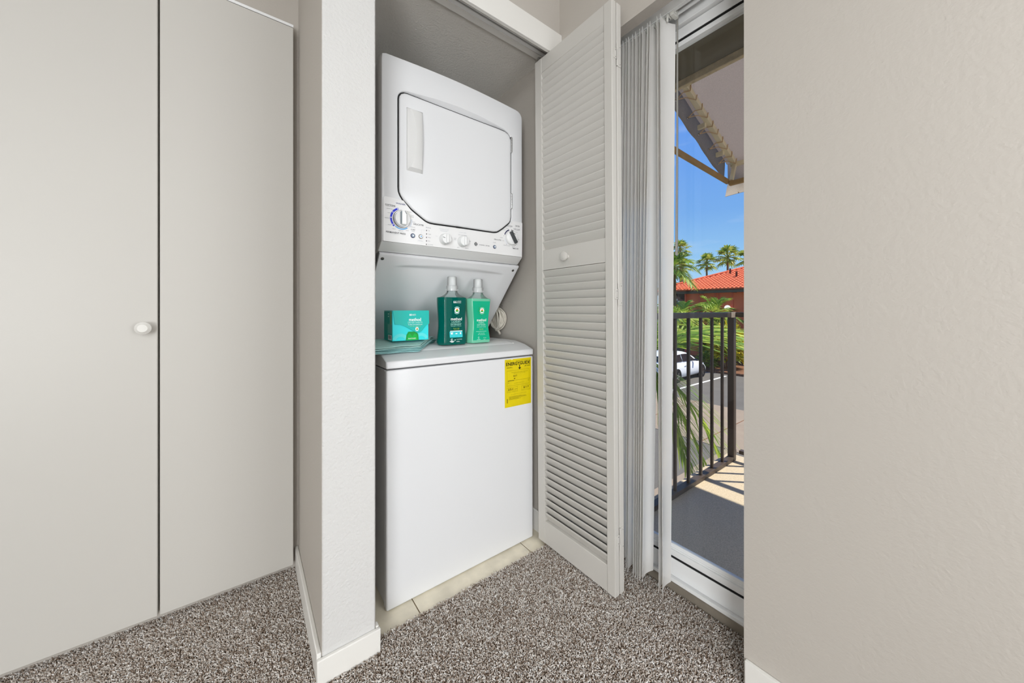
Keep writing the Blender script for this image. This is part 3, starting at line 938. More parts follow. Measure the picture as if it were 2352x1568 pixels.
MB().obox((dk[0] + 0.006, CY - 0.0163, dk[1] + 0.020), (0.008, 0, -0.004), (0, 0.0003, 0), (0.0005, 0, 0.001)).build('pointer', M['screw'], k2)
for (kx, kz), rr, ang, nm in (((0.6318, 1.3437), 0.0225, 165, 'temperature_knob'), ((0.7133, 1.3437), 0.0225, 80, 'load_knob')):
    k3 = MB().lathe([(rr, 0.0), (rr * 0.98, 0.006), (rr * 0.9, 0.020), (rr * 0.84, 0.023)], (kx, CY, kz), (0, -1, 0), 32).build(nm, M['knob'], WD, smooth=40)
    a = math.radians(ang)
    MB().obox((kx + 0.013 * math.cos(a), CY - 0.0233, kz + 0.013 * math.sin(a)), (0.005 * math.cos(a), 0, 0.005 * math.sin(a)), (0, 0.0003, 0), (-0.0008 * math.sin(a), 0, 0.0008 * math.cos(a))).build('pointer', M['ink_d'], k3)
    MB().box(kx - 0.003, kx + 0.008, CY - 0.031, CY - 0.022, kz - rr * 0.8, kz + rr * 0.8).build('knob_grip', M['knob'], k3, bevel=0.003)
for (bx, bz_), r0, m0, nm in (((0.5003, 1.3417), 0.0086, 'button', 'start_button'), ((0.532, 1.3424), 0.0084, 'knob', 'signal_button'), ((0.8767, 1.3403), 0.0080, 'button', 'start_button')):
    b_ = MB().lathe([(r0, 0), (r0, 0.002), (r0 * 0.85, 0.0028)], (bx, CY, bz_), (0, -1, 0), 24).build(nm, M['screw'] if m0 == 'knob' else M['navy_arc'], WD, smooth=40)
    MB().lathe([(r0 * 0.8, 0.002), (r0 * 0.78, 0.0042), (r0 * 0.6, 0.0048)], (bx, CY, bz_), (0, -1, 0), 24).build('button_cap', M[m0], b_, smooth=40)
    MB().lathe([(r0 * 0.3, 0.0045), (r0 * 0.3, 0.0052)], (bx, CY, bz_), (0, -1, 0), 12).build('button_mark', M['print_white'] if m0 == 'button' else M['sky_blue'], b_)
pprint([circle(0.7798, 1.3419, 0.0082, 28)], 'emblem_disc', M['ink_d'])
em = [arc_band(0.7798, 1.3419, 0.0060, 0.0068, a, a + 62, 8) for a in (14, 104, 194, 284)]
em += [arc_band(0.7798 + 0.0027 * math.cos(math.radians(a)), 1.3419 + 0.0027 * math.sin(math.radians(a)), 0.0009, 0.0017, a - 120, a + 120, 8) for a in (45, 135, 225, 315)]
pprint(em, 'emblem_script', M['print_white'], y=CY - 0.0003)

# yellow energy label
EX0, EX1, EZ0, EZ1 = 0.8965, 1.046, 0.6295, 0.8405
EW, EH = EX1 - EX0, EZ1 - EZ0
notch = [(EX0, EZ0), (EX1, EZ0), (EX1, EZ1), (EX0 + 0.30 * EW, EZ1), (EX0 + 0.27 * EW, EZ1 - 0.004), (EX0 + 0.22 * EW, EZ1), (EX0, EZ1)]
EN = MB().prism(notch, lambda u, v, a: (u, a, v), YF - 0.0012, YF - 0.0001).build('energy_label', M['yellow'], WD)
EN['label'] = 'yellow energy guide sticker'
EY = YF - 0.0015


def one(u, v):
    return (EX0 + u * EW, EY, EZ1 - v * EH)


for s, cu, cv, w, h in (("ENERGYGUIDE", 0.5, 0.098, 0.92, 0.072), ("Estimated Yearly Operating Cost", 0.55, 0.285, 0.62, 0.016), ("(when used with an electric water heater)", 0.55, 0.308, 0.45, 0.010),
                        ("$27", 0.38, 0.360, 0.14, 0.036), ("$9", 0.13, 0.490, 0.05, 0.014), ("$71", 0.90, 0.490, 0.06, 0.014), ("Cost Range of Similar Models", 0.53, 0.515, 0.40, 0.013),
                        ("251", 0.20, 0.632, 0.19, 0.042), ("kWh", 0.41, 0.638, 0.11, 0.018), ("Estimated Yearly Electricity Use", 0.28, 0.672, 0.36, 0.009), ("$17", 0.80, 0.632, 0.22, 0.042),
                        ("Estimated Yearly Operating Cost", 0.80, 0.672, 0.32, 0.008), ("Your cost will depend on your utility rates and use.", 0.52, 0.745, 0.60, 0.011)):
    text(s, lambda u, v: one(u, -v), cu, -cv, w, h, 'energy')


def efl(rects):
    mb = MB()
    for u0, u1, v0, v1 in rects:
        mb.flat([(u0, v0), (u1, v0), (u1, v1), (u0, v1)], one)
    return mb


eb = efl([(0.07, 0.92, 0.240, 0.2425), (0.07, 0.92, 0.555, 0.5575), (0.07, 0.073, 0.24, 0.556), (0.917, 0.92, 0.24, 0.556),
          (0.07, 0.47, 0.590, 0.5925), (0.07, 0.47, 0.690, 0.6925), (0.07, 0.073, 0.59, 0.69), (0.467, 0.47, 0.59, 0.69),
          (0.62, 0.97, 0.590, 0.5925), (0.62, 0.97, 0.690, 0.6925), (0.62, 0.623, 0.59, 0.69), (0.967, 0.97, 0.59, 0.69),
          (0.11, 0.34, 0.446, 0.456), (0.34, 0.93, 0.4495, 0.4525), (0.11, 0.115, 0.436, 0.466), (0.925, 0.93, 0.436, 0.466),
          (0.06, 0.21, 0.038, 0.043), (0.40, 0.97, 0.038, 0.042), (0.06, 0.24, 0.165, 0.170), (0.06, 0.28, 0.178, 0.183), (0.76, 0.97, 0.158, 0.163), (0.84, 0.97, 0.170, 0.176), (0.74, 0.80, 0.17, 0.178),
          (0.15, 0.62, 0.785, 0.789), (0.15, 0.78, 0.800, 0.804), (0.15, 0.82, 0.815, 0.819), (0.15, 0.52, 0.830, 0.834), (0.15, 0.60, 0.845, 0.849), (0.075, 0.095, 0.82, 0.91),
          (0.536, 0.564, 0.13, 0.20)])
eb.flat([(0.49, 0.192), (0.61, 0.192), (0.55, 0.232)], one)
eb.flat([(0.325, 0.405), (0.385, 0.405), (0.355, 0.432)], one)
eb.build('label_rules', M['label_ink'], EN)

# ================================================================== louvered bifold closet door, folded open
BD = thing('louvered_closet_door', (1.072, 1.19, 0.014), 'white louvered bifold closet door, folded open beside the dryer', 'closet door')


def leaf(dx, yo, knob):
    x0, x1 = 1.058 + dx, 1.083 + dx
    for a, b in ((1.149, 1.193), (0.775, 0.811)):
        MB().box(x0, x1, a, b, 0.016, 2.176).build('stile', M['door_paint'], BD, bevel=0.0025)
    for a, b in ((2.110, 2.176), (1.235, 1.3245), (0.016, 0.116)):
        r = MB().box(x0 + 0.002, x1 - 0.002, 0.8105, 1.1495, a, b).build('rail', M['door_paint'], BD, bevel=0.0015)
        if knob and a > 1 and a < 2:
            MB().lathe([(0.0085, -0.001), (0.008, 0.010), (0.0165, 0.016), (0.0195, 0.022), (0.0185, 0.028), (0.013, 0.0305), (0.004, 0.0315)], (x0 + 0.002, 1.0, 1.2785), (-1, 0, 0), 28).build('knob', M['door_paint'], BD, smooth=50)
    # one slat, copied up the leaf
    sl = [(x0 + 0.0005, -0.0008), (x0 + 0.0005, 0.0020), (x0 + 0.0050, 0.0034), (x0 + 0.0225, -0.0315), (x0 + 0.0185, -0.0345)]
    first = MB().prism(sl, lambda u, v, a: (u, a, v), 0.811, 1.149).build('slat', M['door_paint'], BD)
    zs = [2.1055 - 0.0311 * k for k in range(25)] + [1.2305 - 0.03175 * k for k in range(35)]
    for k, z in enumerate(zs):
        o = first if k == 0 else dup(first, BD)
        o.location = (0, 0, z)


leaf(0.0, 0, True)
leaf(0.0300, 0, False)
for z in (1.985, 1.116, 0.221):
    h = MB().box(1.0665, 1.0828, 0.7728, 0.7752, z - 0.0185, z + 0.0185).box(1.0895, 1.1085, 0.7728, 0.7752, z - 0.041, z + 0.041).build('hinge', M['door_paint'], BD, bevel=0.0008, seg=1)
    h2 = MB().lathe([(0.0028, -0.041), (0.0028, 0.041)], (1.0862, 0.7735, z), (0, 0, 1), 10).build('hinge_pin', M['door_paint'], h, smooth=40)
    for x, zz in ((1.0765, -0.012), (1.0765, 0.012), (1.103, -0.031), (1.103, 0.031)):
        MB().lathe([(0.0016, 0), (0.0012, 0.0008)], (x, 0.7728, z + zz), (0, -1, 0), 8).build('hinge_screw', M['screw'], h)
    MB().box(1.0833, 1.0846, 0.7726, 0.7750, z - 0.0185, z + 0.0185).build('hinge_gap', M['dark_gap'], h)
MB().lathe([(0.0045, 0.0), (0.0045, 0.012), (0.010, 0.012), (0.010, 0.019), (0.004, 0.021)], (1.070, 1.176, 2.174), (0, 0, 1), 16).build('track_pivot', M['chrome'], BD, smooth=40)
BD.rotation_euler = (0, -0.0105, 0)

# ================================================================== vertical blind
VB = thing('vertical_blind', (1.22, 0.74, 2.15), 'white vertical blind drawn aside in front of the glass balcony door', 'blind')
MB().box(1.1695, 1.2175, 0.3855, 1.08, 2.141, 2.1945).box(1.2165, 1.2185, 0.3855, 1.08, 2.138, 2.1945).box(1.2175, 1.2325, 0.3855, 1.08, 2.139, 2.145).box(1.2515, 1.258, 0.3855, 1.08, 2.139, 2.1945).box(1.2175, 1.258, 0.3855, 1.08, 2.188, 2.1945).build('headrail', M['alum'], VB, bevel=0.0008, seg=1)


def vane(yt, yb, at, ab, curl=0.006, mid=0.0, xo=0.0):
    """yt, yb: position along the rail at top and bottom; at, ab: turn in radians"""
    n, m, th = 22, 8, 0.0009
    rings = []
    for i in range(n + 1):
        t = i / n
        z = 2.116 + (0.043 - 2.116) * t
        yc = yt + (yb - yt) * t + mid * math.sin(math.pi * t)
        a = at + (ab - at) * t
        row = []
        for side in (1, -1):
            ks = range(m + 1) if side == 1 else range(m, -1, -1)
            for k in ks:
                w = -0.0445 + 0.089 * k / m
                b = curl * (1 - (w / 0.0445) ** 2) + side * th / 2
                row.append((1.2165 + xo + w * math.cos(a) - b * math.sin(a), yc + w * math.sin(a) + b * math.cos(a), z))
        rings.append(row)
    o = MB().rings(rings).build('vane', M['vane'], VB, smooth=50)
    return o


vanes = [(0.664, 0.668, -0.10, 0.20, 0.006, 0.000), (0.682, 0.680, 0.02, 0.14, 0.006, -0.002), (0.706, 0.744, -0.04, 0.10, 0.007, 0.004), (0.720, 0.753, 0.03, 0.05, 0.005, 0.004),
         (0.739, 0.761, 0.00, 0.05, 0.006, 0.003), (0.753, 0.769, 0.06, 0.02, 0.006, 0.000), (0.768, 0.778, 0.00, 0.00, 0.006, 0.000), (0.783, 0.806, 0.02, 0.08, 0.006, 0.0),
         (0.798, 0.815, -0.03, 0.10, 0.006, 0.0), (0.811, 0.848, 0.05, 0.05, 0.006, 0.0), (0.824, 0.858, 0.00, 0.00, 0.006, 0.0), (0.838, 0.868, 0.04, -0.05, 0.006, 0.0)]
for yt, yb, at, ab, cu, mi in vanes:
    vane(yt, yb, at, ab, cu * 1.7, mi)
    c = MB().box(1.2345, 1.2495, yt - 0.003, yt + 0.004, 2.132, 2.165).box(1.214, 1.238, yt - 0.001, yt + 0.003, 2.126, 2.135).box(1.211, 1.219, yt - 0.0015, yt + 0.0035, 2.106, 2.130)
    c.build('carrier', M['carrier'], VB, bevel=0.0012, seg=1)
c = MB().lathe([(0.004, -0.010), (0.017, -0.008), (0.018, 0.0), (0.016, 0.008), (0.004, 0.010)], (1.240, 0.652, 2.153), (0, 1, 0), 20)
c.box(1.222, 1.258, 0.646, 0.660, 2.128, 2.150)
lead = c.build('lead_carrier', M['carrier'], VB, bevel=0.001, seg=1)
MB().lathe([(0.006, 0), (0.006, 0.004)], (1.231, 0.641, 2.145), (0, -1, 0), 12).build('carrier_hole', M['dark_gap'], lead)
MB().tube([(1.2615, 0.652, 2.146), (1.262, 0.653, 1.7), (1.2605, 0.655, 1.262)], [0.0028, 0.0034, 0.0048], 10).build('tilt_wand', M['wand'], VB, smooth=50)

# ================================================================== things on the washer
ZT = 0.9127


def bottle(name, cx, cy, wbot, wwaist, wtop, zsh, m_body, label, tall):
    """hourglass bottle; zsh = height where the shoulder starts"""
    t = thing(name, (cx, cy, ZT), label, 'bottle', None)
    rows = []
    body_h = zsh

    def section(w, d, z, fw):
        """octagonal-soft section: flat face fw wide, side facets sloping back"""
        pts = []
        raw = [(-fw / 2, -d / 2), (fw / 2, -d / 2), (w / 2, -d * 0.06), (w / 2 - 0.004, d * 0.30), (fw / 2, d / 2), (-fw / 2, d / 2), (-w / 2 + 0.004, d * 0.30), (-w / 2, -d * 0.06)]
        # round each corner
        n = len(raw)
        for i in range(n):
            a, b, c = Vector(raw[i - 1]), Vector(raw[i]), Vector(raw[(i + 1) % n])
            p = b + (a - b).normalized() * 0.006
            q = b + (c - b).normalized() * 0.006
            for s in (0.0, 0.33, 0.67, 1.0):
                e = (1 - s) ** 2 * p + 2 * s * (1 - s) * b + s * s * q
                pts.append((cx + e.x, cy + e.y, ZT + z))
        return pts

    def wid(z):
        s = z / body_h
        # bottom -> waist -> top
        if s < 0.42:
            k = s / 0.42
            k = k * k * (3 - 2 * k)
            return wbot + (wwaist - wbot) * k
        k = (s - 0.42) / 0.58
        k = k * k * (3 - 2 * k)
        return wwaist + (wtop - wwaist) * k

    D = 0.062
    prof = [(0.0, 0.94), (0.004, 0.985), (0.010, 1.0)]
    fac = lambda z: 0.86 + 0.14 * abs(wid(z) - wwaist) / max(wtop - wwaist, 1e-4)
    rings = [section(wid(z) * k, D * fac(z) * k, z, wid(z) * 0.74 * k) for z, k in prof]
    for i in range(1, 17):
        z = 0.010 + (body_h - 0.014) * i / 16
        rings.append(section(wid(z), D * (0.86 + 0.14 * abs(wid(z) - wwaist) / max(wtop - wwaist, 1e-4)), z, wid(z) * 0.74))
    rings.append(section(wtop * 0.985, D * 0.97, body_h, wtop * 0.73))
    b = MB().rings(rings).build('bottle_body', M[m_body], t, smooth=38)
    # clear shoulder and neck
    sh = []
    for s in range(9):
        k = s / 8
        r0 = wtop * 0.86 / 2
        e = k ** 0.55
        hw = r0 + (0.0225 - r0) * (1 - (1 - k) ** 2.3)
        hd = D * 0.45 + (0.0225 - D * 0.45) * e
        z = body_h + 0.0005 + tall * k
        row = []
        for q in range(32):
            a = 2 * math.pi * q / 32
            pw = 2.0 / (3.2 - 1.2 * k)
            ca, sa = math.cos(a), math.sin(a)
            row.append((cx + hw * math.copysign(abs(ca) ** pw, ca), cy + hd * math.copysign(abs(sa) ** pw, sa), ZT + z))
        sh.append(row)
    MB().rings(sh, cap0=False).build('bottle_shoulder', M['bottle_clear'], t, smooth=50)
    zc = ZT + body_h + tall
    MB().lathe([(0.0245, 0.0), (0.0252, 0.004), (0.0252, 0.021), (0.0240, 0.0235)], (cx, cy, zc), (0, 0, 1), 32).build('cap_collar', M['cap_clear'], t, smooth=40)
    MB().lathe([(0.0212, 0.024), (0.0208, 0.058), (0.0198, 0.061), (0.017, 0.0615)], (cx, cy, zc), (0, 0, 1), 32).build('measuring_cap', M['cap_clear'], t, smooth=40)
    rb = MB()
    for q in range(24):
        a = 2 * math.pi * q / 24
        rb.obox((cx + 0.0255 * math.cos(a), cy + 0.0255 * math.sin(a), zc + 0.005), (0.0006 * math.cos(a), 0.0006 * math.sin(a), 0), (-0.001 * math.sin(a), 0.001 * math.cos(a), 0), (0, 0, 0.004))
    rb.build('collar_ribs', M['cap_clear'], t)
    fronty = lambda z: cy - D * (0.86 + 0.14 * abs(wid(z) - wwaist) / max(wtop - wwaist, 1e-4)) / 2
    return t, fronty, wid


DET, fy1, wid1 = bottle('detergent_bottle', 0.7025, 1.352, 0.137, 0.126, 0.136, 0.200, 'detergent', 'dark teal laundry detergent bottle with clear cap on the washer', 0.028)
SOF, fy2, wid2 = bottle('softener_bottle', 0.8365, 1.358, 0.124, 0.104, 0.128, 0.197, 'softener', 'mint green fabric softener bottle with clear cap on the washer', 0.028)


def on_bottle(cx, fy, lift):
    return lambda u, v: (cx + u, fy(v) - 0.0006 - lift, ZT + v)


f1 = on_bottle(0.7025, fy1, 0.0)
f1b = on_bottle(0.7025, fy1, 0.0004)
f1c = on_bottle(0.7025, fy1, 0.0008)
f2 = on_bottle(0.8365, fy2, 0.0)
f2b = on_bottle(0.8365, fy2, 0.0005)
f2c = on_bottle(0.8365, fy2, 0.0009)


def decal(polys, fn, name, m, parent):
    mb = MB()
    for p in polys:
        mb.flat(p, fn)
    return mb.build(name, m, parent)


def emblem(cu, cv, r, fa, fb, fc, parent):
    decal([circle(cu, cv, r, 24)], fa, 'emblem_disc', M['print_white'], parent)
    decal([circle(cu - r * 0.28, cv - r * 0.22, r * 0.34, 14), circle(cu + r * 0.28, cv - r * 0.22, r * 0.34, 14)], fb, 'emblem_leaf', M['print_green'], parent)
    decal([circle(cu, cv + r * 0.28, r * 0.36, 14)], fc, 'emblem_fruit', M['print_orange'], parent)
    decal([arc_band(cu, cv, r * 1.18, r * 1.36, 40, 140), arc_band(cu, cv, r * 1.18, r * 1.36, 220, 320)], fa, 'emblem_ring_text', M['print_soft'], parent)


emblem(0.008, 0.145, 0.0118, f1, f1b, f1c, DET)
for s, u, v, w, h, k in (("66", -0.003, 0.1805, 0.014, 0.0105, 'det_w'), ("LOADS", 0.0165, 0.1835, 0.0205, 0.0042, 'det_w'), ("BRASSEES", 0.0165, 0.1775, 0.0205, 0.0036, 'det_w'),
                         ("method", 0.006, 0.1085, 0.052, 0.0125, 'det_w'), ("LAUNDRY", 0.005, 0.0960, 0.043, 0.0075, 'det_s'), ("DETERGENT", 0.005, 0.0855, 0.051, 0.0080, 'det_s'),
                         ("detergent a lessive", 0.005, 0.0775, 0.050, 0.0045, 'det_s'), ("beach sage", 0.006, 0.0685, 0.029, 0.0045, 'det_y'), ("sauge de mer", 0.006, 0.0635, 0.026, 0.0034, 'det_y'),
                         ("4X", -0.002, 0.0195, 0.008, 0.0050, 'det_w'), ("CONCENTRATED", 0.018, 0.0215, 0.026, 0.0030, 'det_w'), ("1.58 L", 0.012, 0.0125, 0.017, 0.0040, 'det_w')):
    text(s, f1b, u, v, w, h, k)
decal([rrect(-0.0265, 0.0345, 0.0300, 0.0555, 0.003)], f1, 'label_badge', M['print_aqua'], DET)
decal([[(-0.0235, 0.0555), (0.0345, 0.0555), (0.0345, 0.0585), (-0.0235, 0.0585)]], f1, 'badge_strip', M['print_white'], DET)
decal([[(-0.0068, 0.030), (-0.0060, 0.030), (-0.0060, 0.0555), (-0.0068, 0.0555)], [(0.0150, 0.030), (0.0158, 0.030), (0.0158, 0.0555), (0.0150, 0.0555)],
       [(-0.0265, 0.0395), (0.0345, 0.0395), (0.0345, 0.0402), (-0.0265, 0.0402)]], f1b, 'badge_rules', M['print_mid'], DET)
decal([[(-0.020, 0.043), (-0.013, 0.043), (-0.012, 0.049), (-0.010, 0.050), (-0.010, 0.052), (-0.0145, 0.0515), (-0.0185, 0.0515), (-0.023, 0.052), (-0.023, 0.050), (-0.021, 0.049)],
       [(0.000, 0.044), (0.0095, 0.044), (0.0105, 0.050), (0.007, 0.047), (0.0035, 0.049), (0.001, 0.047)], circle(0.0250, 0.0465, 0.0036, 12), [(0.0217, 0.0475), (0.0283, 0.0475), (0.0250, 0.0535)]], f1b, 'badge_icons', M['print_white'], DET)
decal([arc_band(-0.017, 0.0205, 0.0028, 0.0048, 20, 330, 14), [(-0.027, 0.0130), (-0.006, 0.0130), (-0.006, 0.0155), (-0.027, 0.0155)], [(-0.022, 0.0095), (-0.010, 0.0095), (-0.010, 0.0115), (-0.022, 0.0115)]], f1b, 'label_marks', M['print_white'], DET)

# softener label
lb = MB()
rows = [0.0120 + 0.1740 * k / 24 for k in range(25)]
vs = [f2(sg * 0.355 * wid2(v), v) for v in rows for sg in (-1, 1)]
lb.add(vs, [(2 * k, 2 * k + 1, 2 * k + 3, 2 * k + 2) for k in range(24)])
lb.build('label_film', M['softener_label'], SOF, smooth=60)


def flower(cu, cv, r0, r1, n=8, amp=0.5):
    out = []
    for k in range(96):
        a = 2 * math.pi * k / 96
        r = r0 + (r1 - r0) * (1 - abs(math.sin(a * n / 2))) ** 1.15
        out.append((cu + r * math.cos(a), cv + r * math.sin(a)))
    return out


def flower_line(cu, cv, r0, r1, w):
    a, b = flower(cu, cv, r0, r1), flower(cu, cv, r0 + w, r1 + w)
    mb = MB()
    vs = [f2b(*p) for p in a] + [f2b(*p) for p in b]
    n = len(a)
    mb.add(vs, [(i, (i + 1) % n, n + (i + 1) % n, n + i) for i in range(n)])
    return mb


flower_line(0.002, 0.143, 0.0225, 0.0335, 0.0013).build('label_flower_outline', M['softener_line'], SOF)
decal([flower(0.002, 0.143, 0.0128, 0.0235)], f2b, 'label_flower', M['softener_flower'], SOF)
emblem(0.003, 0.143, 0.0112, f2c, on_bottle(0.8365, fy2, 0.0012), on_bottle(0.8365, fy2, 0.0015), SOF)
for s, u, v, w, h, k in (("method", 0.002, 0.1015, 0.049, 0.0120, 'sof_w'), ("FABRIC", 0.002, 0.0895, 0.030, 0.0072, 'sof_s'), ("SOFTENER", 0.001, 0.0795, 0.044, 0.0078, 'sof_s'),
                         ("adoucissant textile", 0.001, 0.0710, 0.047, 0.0042, 'sof_s'), ("beach sage", 0.001, 0.0615, 0.021, 0.0036, 'sof_y'), ("sauge de mer", 0.001, 0.0575, 0.021, 0.0028, 'sof_y'),
                         ("45 loads", 0.001, 0.0425, 0.032, 0.0036, 'sof_s'), ("45 brassees", 0.001, 0.0365, 0.038, 0.0036, 'sof_s'), ("45 brass.", 0.018, 0.0215, 0.016, 0.0040, 'sof_s'), ("1.58 L", 0.016, 0.0140, 0.013, 0.0034, 'sof_s')):
    text(s, f2b, u, v, w, h, k)
decal([[(-0.027, 0.0495), (0.027, 0.0495), (0.027, 0.0508), (-0.027, 0.0508)], arc_band(-0.014, 0.0225, 0.0028, 0.0044, 20, 330, 14), [(-0.023, 0.0130), (-0.006, 0.0130), (-0.006, 0.0148), (-0.023, 0.0148)]], f2b, 'label_marks', M['print_soft'], SOF)

# folded towels
def towel(name, cx, cy, z0, w, d, layers, th, rot, m, label, seed):
    r = random.Random(seed)
    t = thing(name, (cx, cy, z0), label, 'towel', 'folded towels on the washer')
    ca, sa = math.cos(rot), math.sin(rot)
    for li in range(layers):
        zb = z0 + li * th
        n, m_ = 22, 14
        ph = r.uniform(0, 6)
        ex = r.uniform(-0.016, 0.006)
        ey = r.uniform(-0.008, 0.004)
        vs = []
        for side in (0, 1):
            for j in range(m_ + 1):
                for i in range(n + 1):
                    u = -w / 2 + (w + ex) * i / n
                    v = -d / 2 - ey + (d + ey) * j / m_
                    eu = min(i, n - i) / n
                    ev = min(j, m_ - j) / m_
                    rnd = min(1.0, min(eu, ev) / 0.045)
                    thick = th * (0.42 + 0.54 * rnd ** 0.5)
                    wav = 0.0019 * math.sin(34 * u + ph + li * 1.7) * math.sin(11 * u + li) * (1 - min(1, ev / 0.2)) + 0.0015 * math.sin(41 * v + ph * 2) * (1 - min(1, eu / 0.2))
                    z = zb + th / 2 + (thick / 2 if side else -thick / 2) + wav
                    z = max(z, z0 + 0.0003)
                    e = 0.004 * (1 - rnd) * math.sin(ph + 9 * u)
                    u2 = u + 0.85 * (v + d / 2) * max(0.0, u / (w / 2))
                    px_, py_ = cx + ca * u2 - sa * (v + e), cy + sa * u2 + ca * (v + e)
                    vs.append((px_, py_, z + min(0.0, (py_ - 1.366) * 0.155)))
        fs = []
        N = (n + 1) * (m_ + 1)
        for j in range(m_):
            for i in range(n):
                a = j * (n + 1) + i
                fs.append((a, a + 1, a + n + 2, a + n + 1))
                fs.append((N + a, N + a + n + 1, N + a + n + 2, N + a + 1))
        rim = [i for i in range(n + 1)] + [j * (n + 1) + n for j in range(1, m_ + 1)] + [m_ * (n + 1) + i for i in range(n - 1, -1, -1)] + [j * (n + 1) for j in range(m_ - 1, 0, -1)]
        for a, b in zip(rim, rim[1:] + rim[:1]):
            fs.append((a, N + a, N + b, b))
        MB().add(vs, fs).build('fold', m, t, smooth=70)
    return t


towel('folded_towel', 0.425, 1.372, 0.9128, 0.20, 0.20, 3, 0.0056, 0.02, M['towel'], 'pale blue green folded towel lying on the washer under the aqua one', 3)
towel('folded_towel', 0.430, 1.372, 0.9128 + 3 * 0.0056 + 0.0008, 0.19, 0.19, 2, 0.0052, 0.05, M['towel2'], 'light aqua folded towel under the dryer sheet carton', 5)

# carton of dryer sheets
BXZ = 0.9126 + 3 * 0.0056 + 2 * 0.0052 + 0.0022
BX = thing('dryer_sheet_carton', (0.497, 1.335, BXZ), 'teal carton of dryer sheets on folded towels on the washer', 'box')
x0, x1, y0, y1, z0, z1 = 0.4305, 0.5735, 1.302, 1.402, BXZ, BXZ + 0.115
MB().box(x0, x1, y0 + 0.002, y1, z0, z1 - 0.002).build('carton_body', [M['aqua_box']], BX, bevel=0.0012, seg=1)
MB().box(x0 - 0.0006, x0 + 0.0004, y0 + 0.003, y1 - 0.001, z0 + 0.001, z1 - 0.003).build('carton_side', M['deep_teal'], BX)
fl = [(x0 + 0.001, z1), (x1 + 0.001, z1), (x1 + 0.001, z0 + 0.063), (x1 - 0.004, z0 + 0.061), (x1 - 0.014, z0 + 0.055), (x1 - 0.022, z0 + 0.046), (x1 - 0.030, z0 + 0.036), (x1 - 0.040, z0 + 0.030), (x1 - 0.052, z0 + 0.030),
      (x1 - 0.064, z0 + 0.036), (x1 - 0.080, z0 + 0.046), (x1 - 0.098, z0 + 0.056), (x1 - 0.116, z0 + 0.062), (x1 - 0.128, z0 + 0.063), (x0 + 0.008, z0 + 0.063)]


def flapf(u, v, a):
    """lid flap stands a little off the carton towards its lower edge"""
    return (u, y0 + 0.0012 - a - 0.0030 * (z1 - v) / 0.080, v)


MB().prism(fl, flapf, 0.0, 0.0011).build('carton_flap', M['teal_box'], BX)
lidp = MB().box(x0 - 0.001, x1 + 0.001, y0 + 0.0005, y1, z1 - 0.001, z1 + 0.0004).build('carton_top', M['teal_box'], BX)
fb1 = lambda u, v: (x0 + u, y0 + 0.0012, z0 + v)
fb2 = lambda u, v: (x0 + u, y0 + 0.0005, z0 + v)
fb1b = lambda u, v: (x0 + u, y0 + 0.0009, z0 + v)
decal([arc_band(0.030, -0.004, 0.020, 0.032, 25, 160, 14), arc_band(0.112, -0.002, 0.018, 0.030, 20, 150, 14)], fb1, 'carton_rings', M['print_mid'], BX)
decal([[(0.050, 0.001), (0.102, 0.001), (0.100, 0.022), (0.092, 0.034), (0.060, 0.034), (0.053, 0.022)]], fb1b, 'carton_leaf', M['print_leaf'], BX)
decal([[(0.055, 0.001), (0.096, 0.001), (0.094, 0.020), (0.086, 0.028), (0.076, 0.014), (0.066, 0.028), (0.058, 0.020)]], fb2, 'carton_leaf', M['print_green'], BX)
text("PLANT-BASED", lambda u, v: (x0 + u, y0 + 0.0001, z0 + v), 0.075, 0.0075, 0.030, 0.0048, 'box_w')
ff = lambda u, v: (lambda p: (p[0], p[1] - 0.0004, p[2]))(flapf(x0 + u, z0 + v, 0.0011))
ff2 = lambda u, v: (lambda p: (p[0], p[1] - 0.0008, p[2]))(flapf(x0 + u, z0 + v, 0.0011))
ff3 = lambda u, v: (lambda p: (p[0], p[1] - 0.0011, p[2]))(flapf(x0 + u, z0 + v, 0.0011))
for s, u, v, w, h, k in (("80", 0.0690, 0.0985, 0.010, 0.0070, 'box_w'), ("SHEETS", 0.0825, 0.0985, 0.014, 0.0060, 'box_w'), ("method", 0.0860, 0.0805, 0.048, 0.0125, 'box_w'),
                         ("DRYER SHEETS", 0.0865, 0.0685, 0.058, 0.0072, 'box_s'), ("feuilles assouplissantes", 0.0870, 0.0605, 0.057, 0.0042, 'box_w'), ("beach sage", 0.0745, 0.0545, 0.018, 0.0036, 'box_y'), ("sauge de mer", 0.0985, 0.0545, 0.022, 0.0036, 'box_y')):
    text(s, ff, u, v, w, h, k)
emblem(0.0935, 0.0435, 0.0066, ff, ff2, ff3, BX)
# printed side of the carton
sf = lambda u, v: (x0 - 0.0010, y1 - u * 1.42, z0 + v * 1.03)
decal(bars([(0.0500, 0.0125, 0.030, 0.018)]), sf, 'barcode_panel', M['print_white'], BX)
sf2 = lambda u, v: (x0 - 0.0014, y1 - u * 1.42, z0 + v * 1.03)
decal(bars([(0.0395 + 0.0018 * k + (0.0004 if k % 3 else 0), 0.0135, 0.0011 if k % 2 else 0.0006, 0.0125) for k in range(13)]), sf2, 'barcode_bars', M['ink_d'], BX)
decal(bars([(0.0570, 0.085, 0.0030, 0.048)]), sf, 'side_print', M['print_lime'], BX)
decal(bars([(0.0510, 0.085, 0.0022, 0.048)] + [(0.0620 + 0.0022 * k, 0.085, 0.0008, 0.048) for k in range(3)] + [(0.033 + 0.0027 * k, 0.044, 0.0010, 0.040 - 0.004 * (k % 3)) for k in range(13)] + [(0.0385, 0.090, 0.010, 0.0045), (0.0385, 0.099, 0.011, 0.0045), (0.018, 0.055, 0.0008, 0.03)]), sf, 'side_print', M['print_soft'], BX)

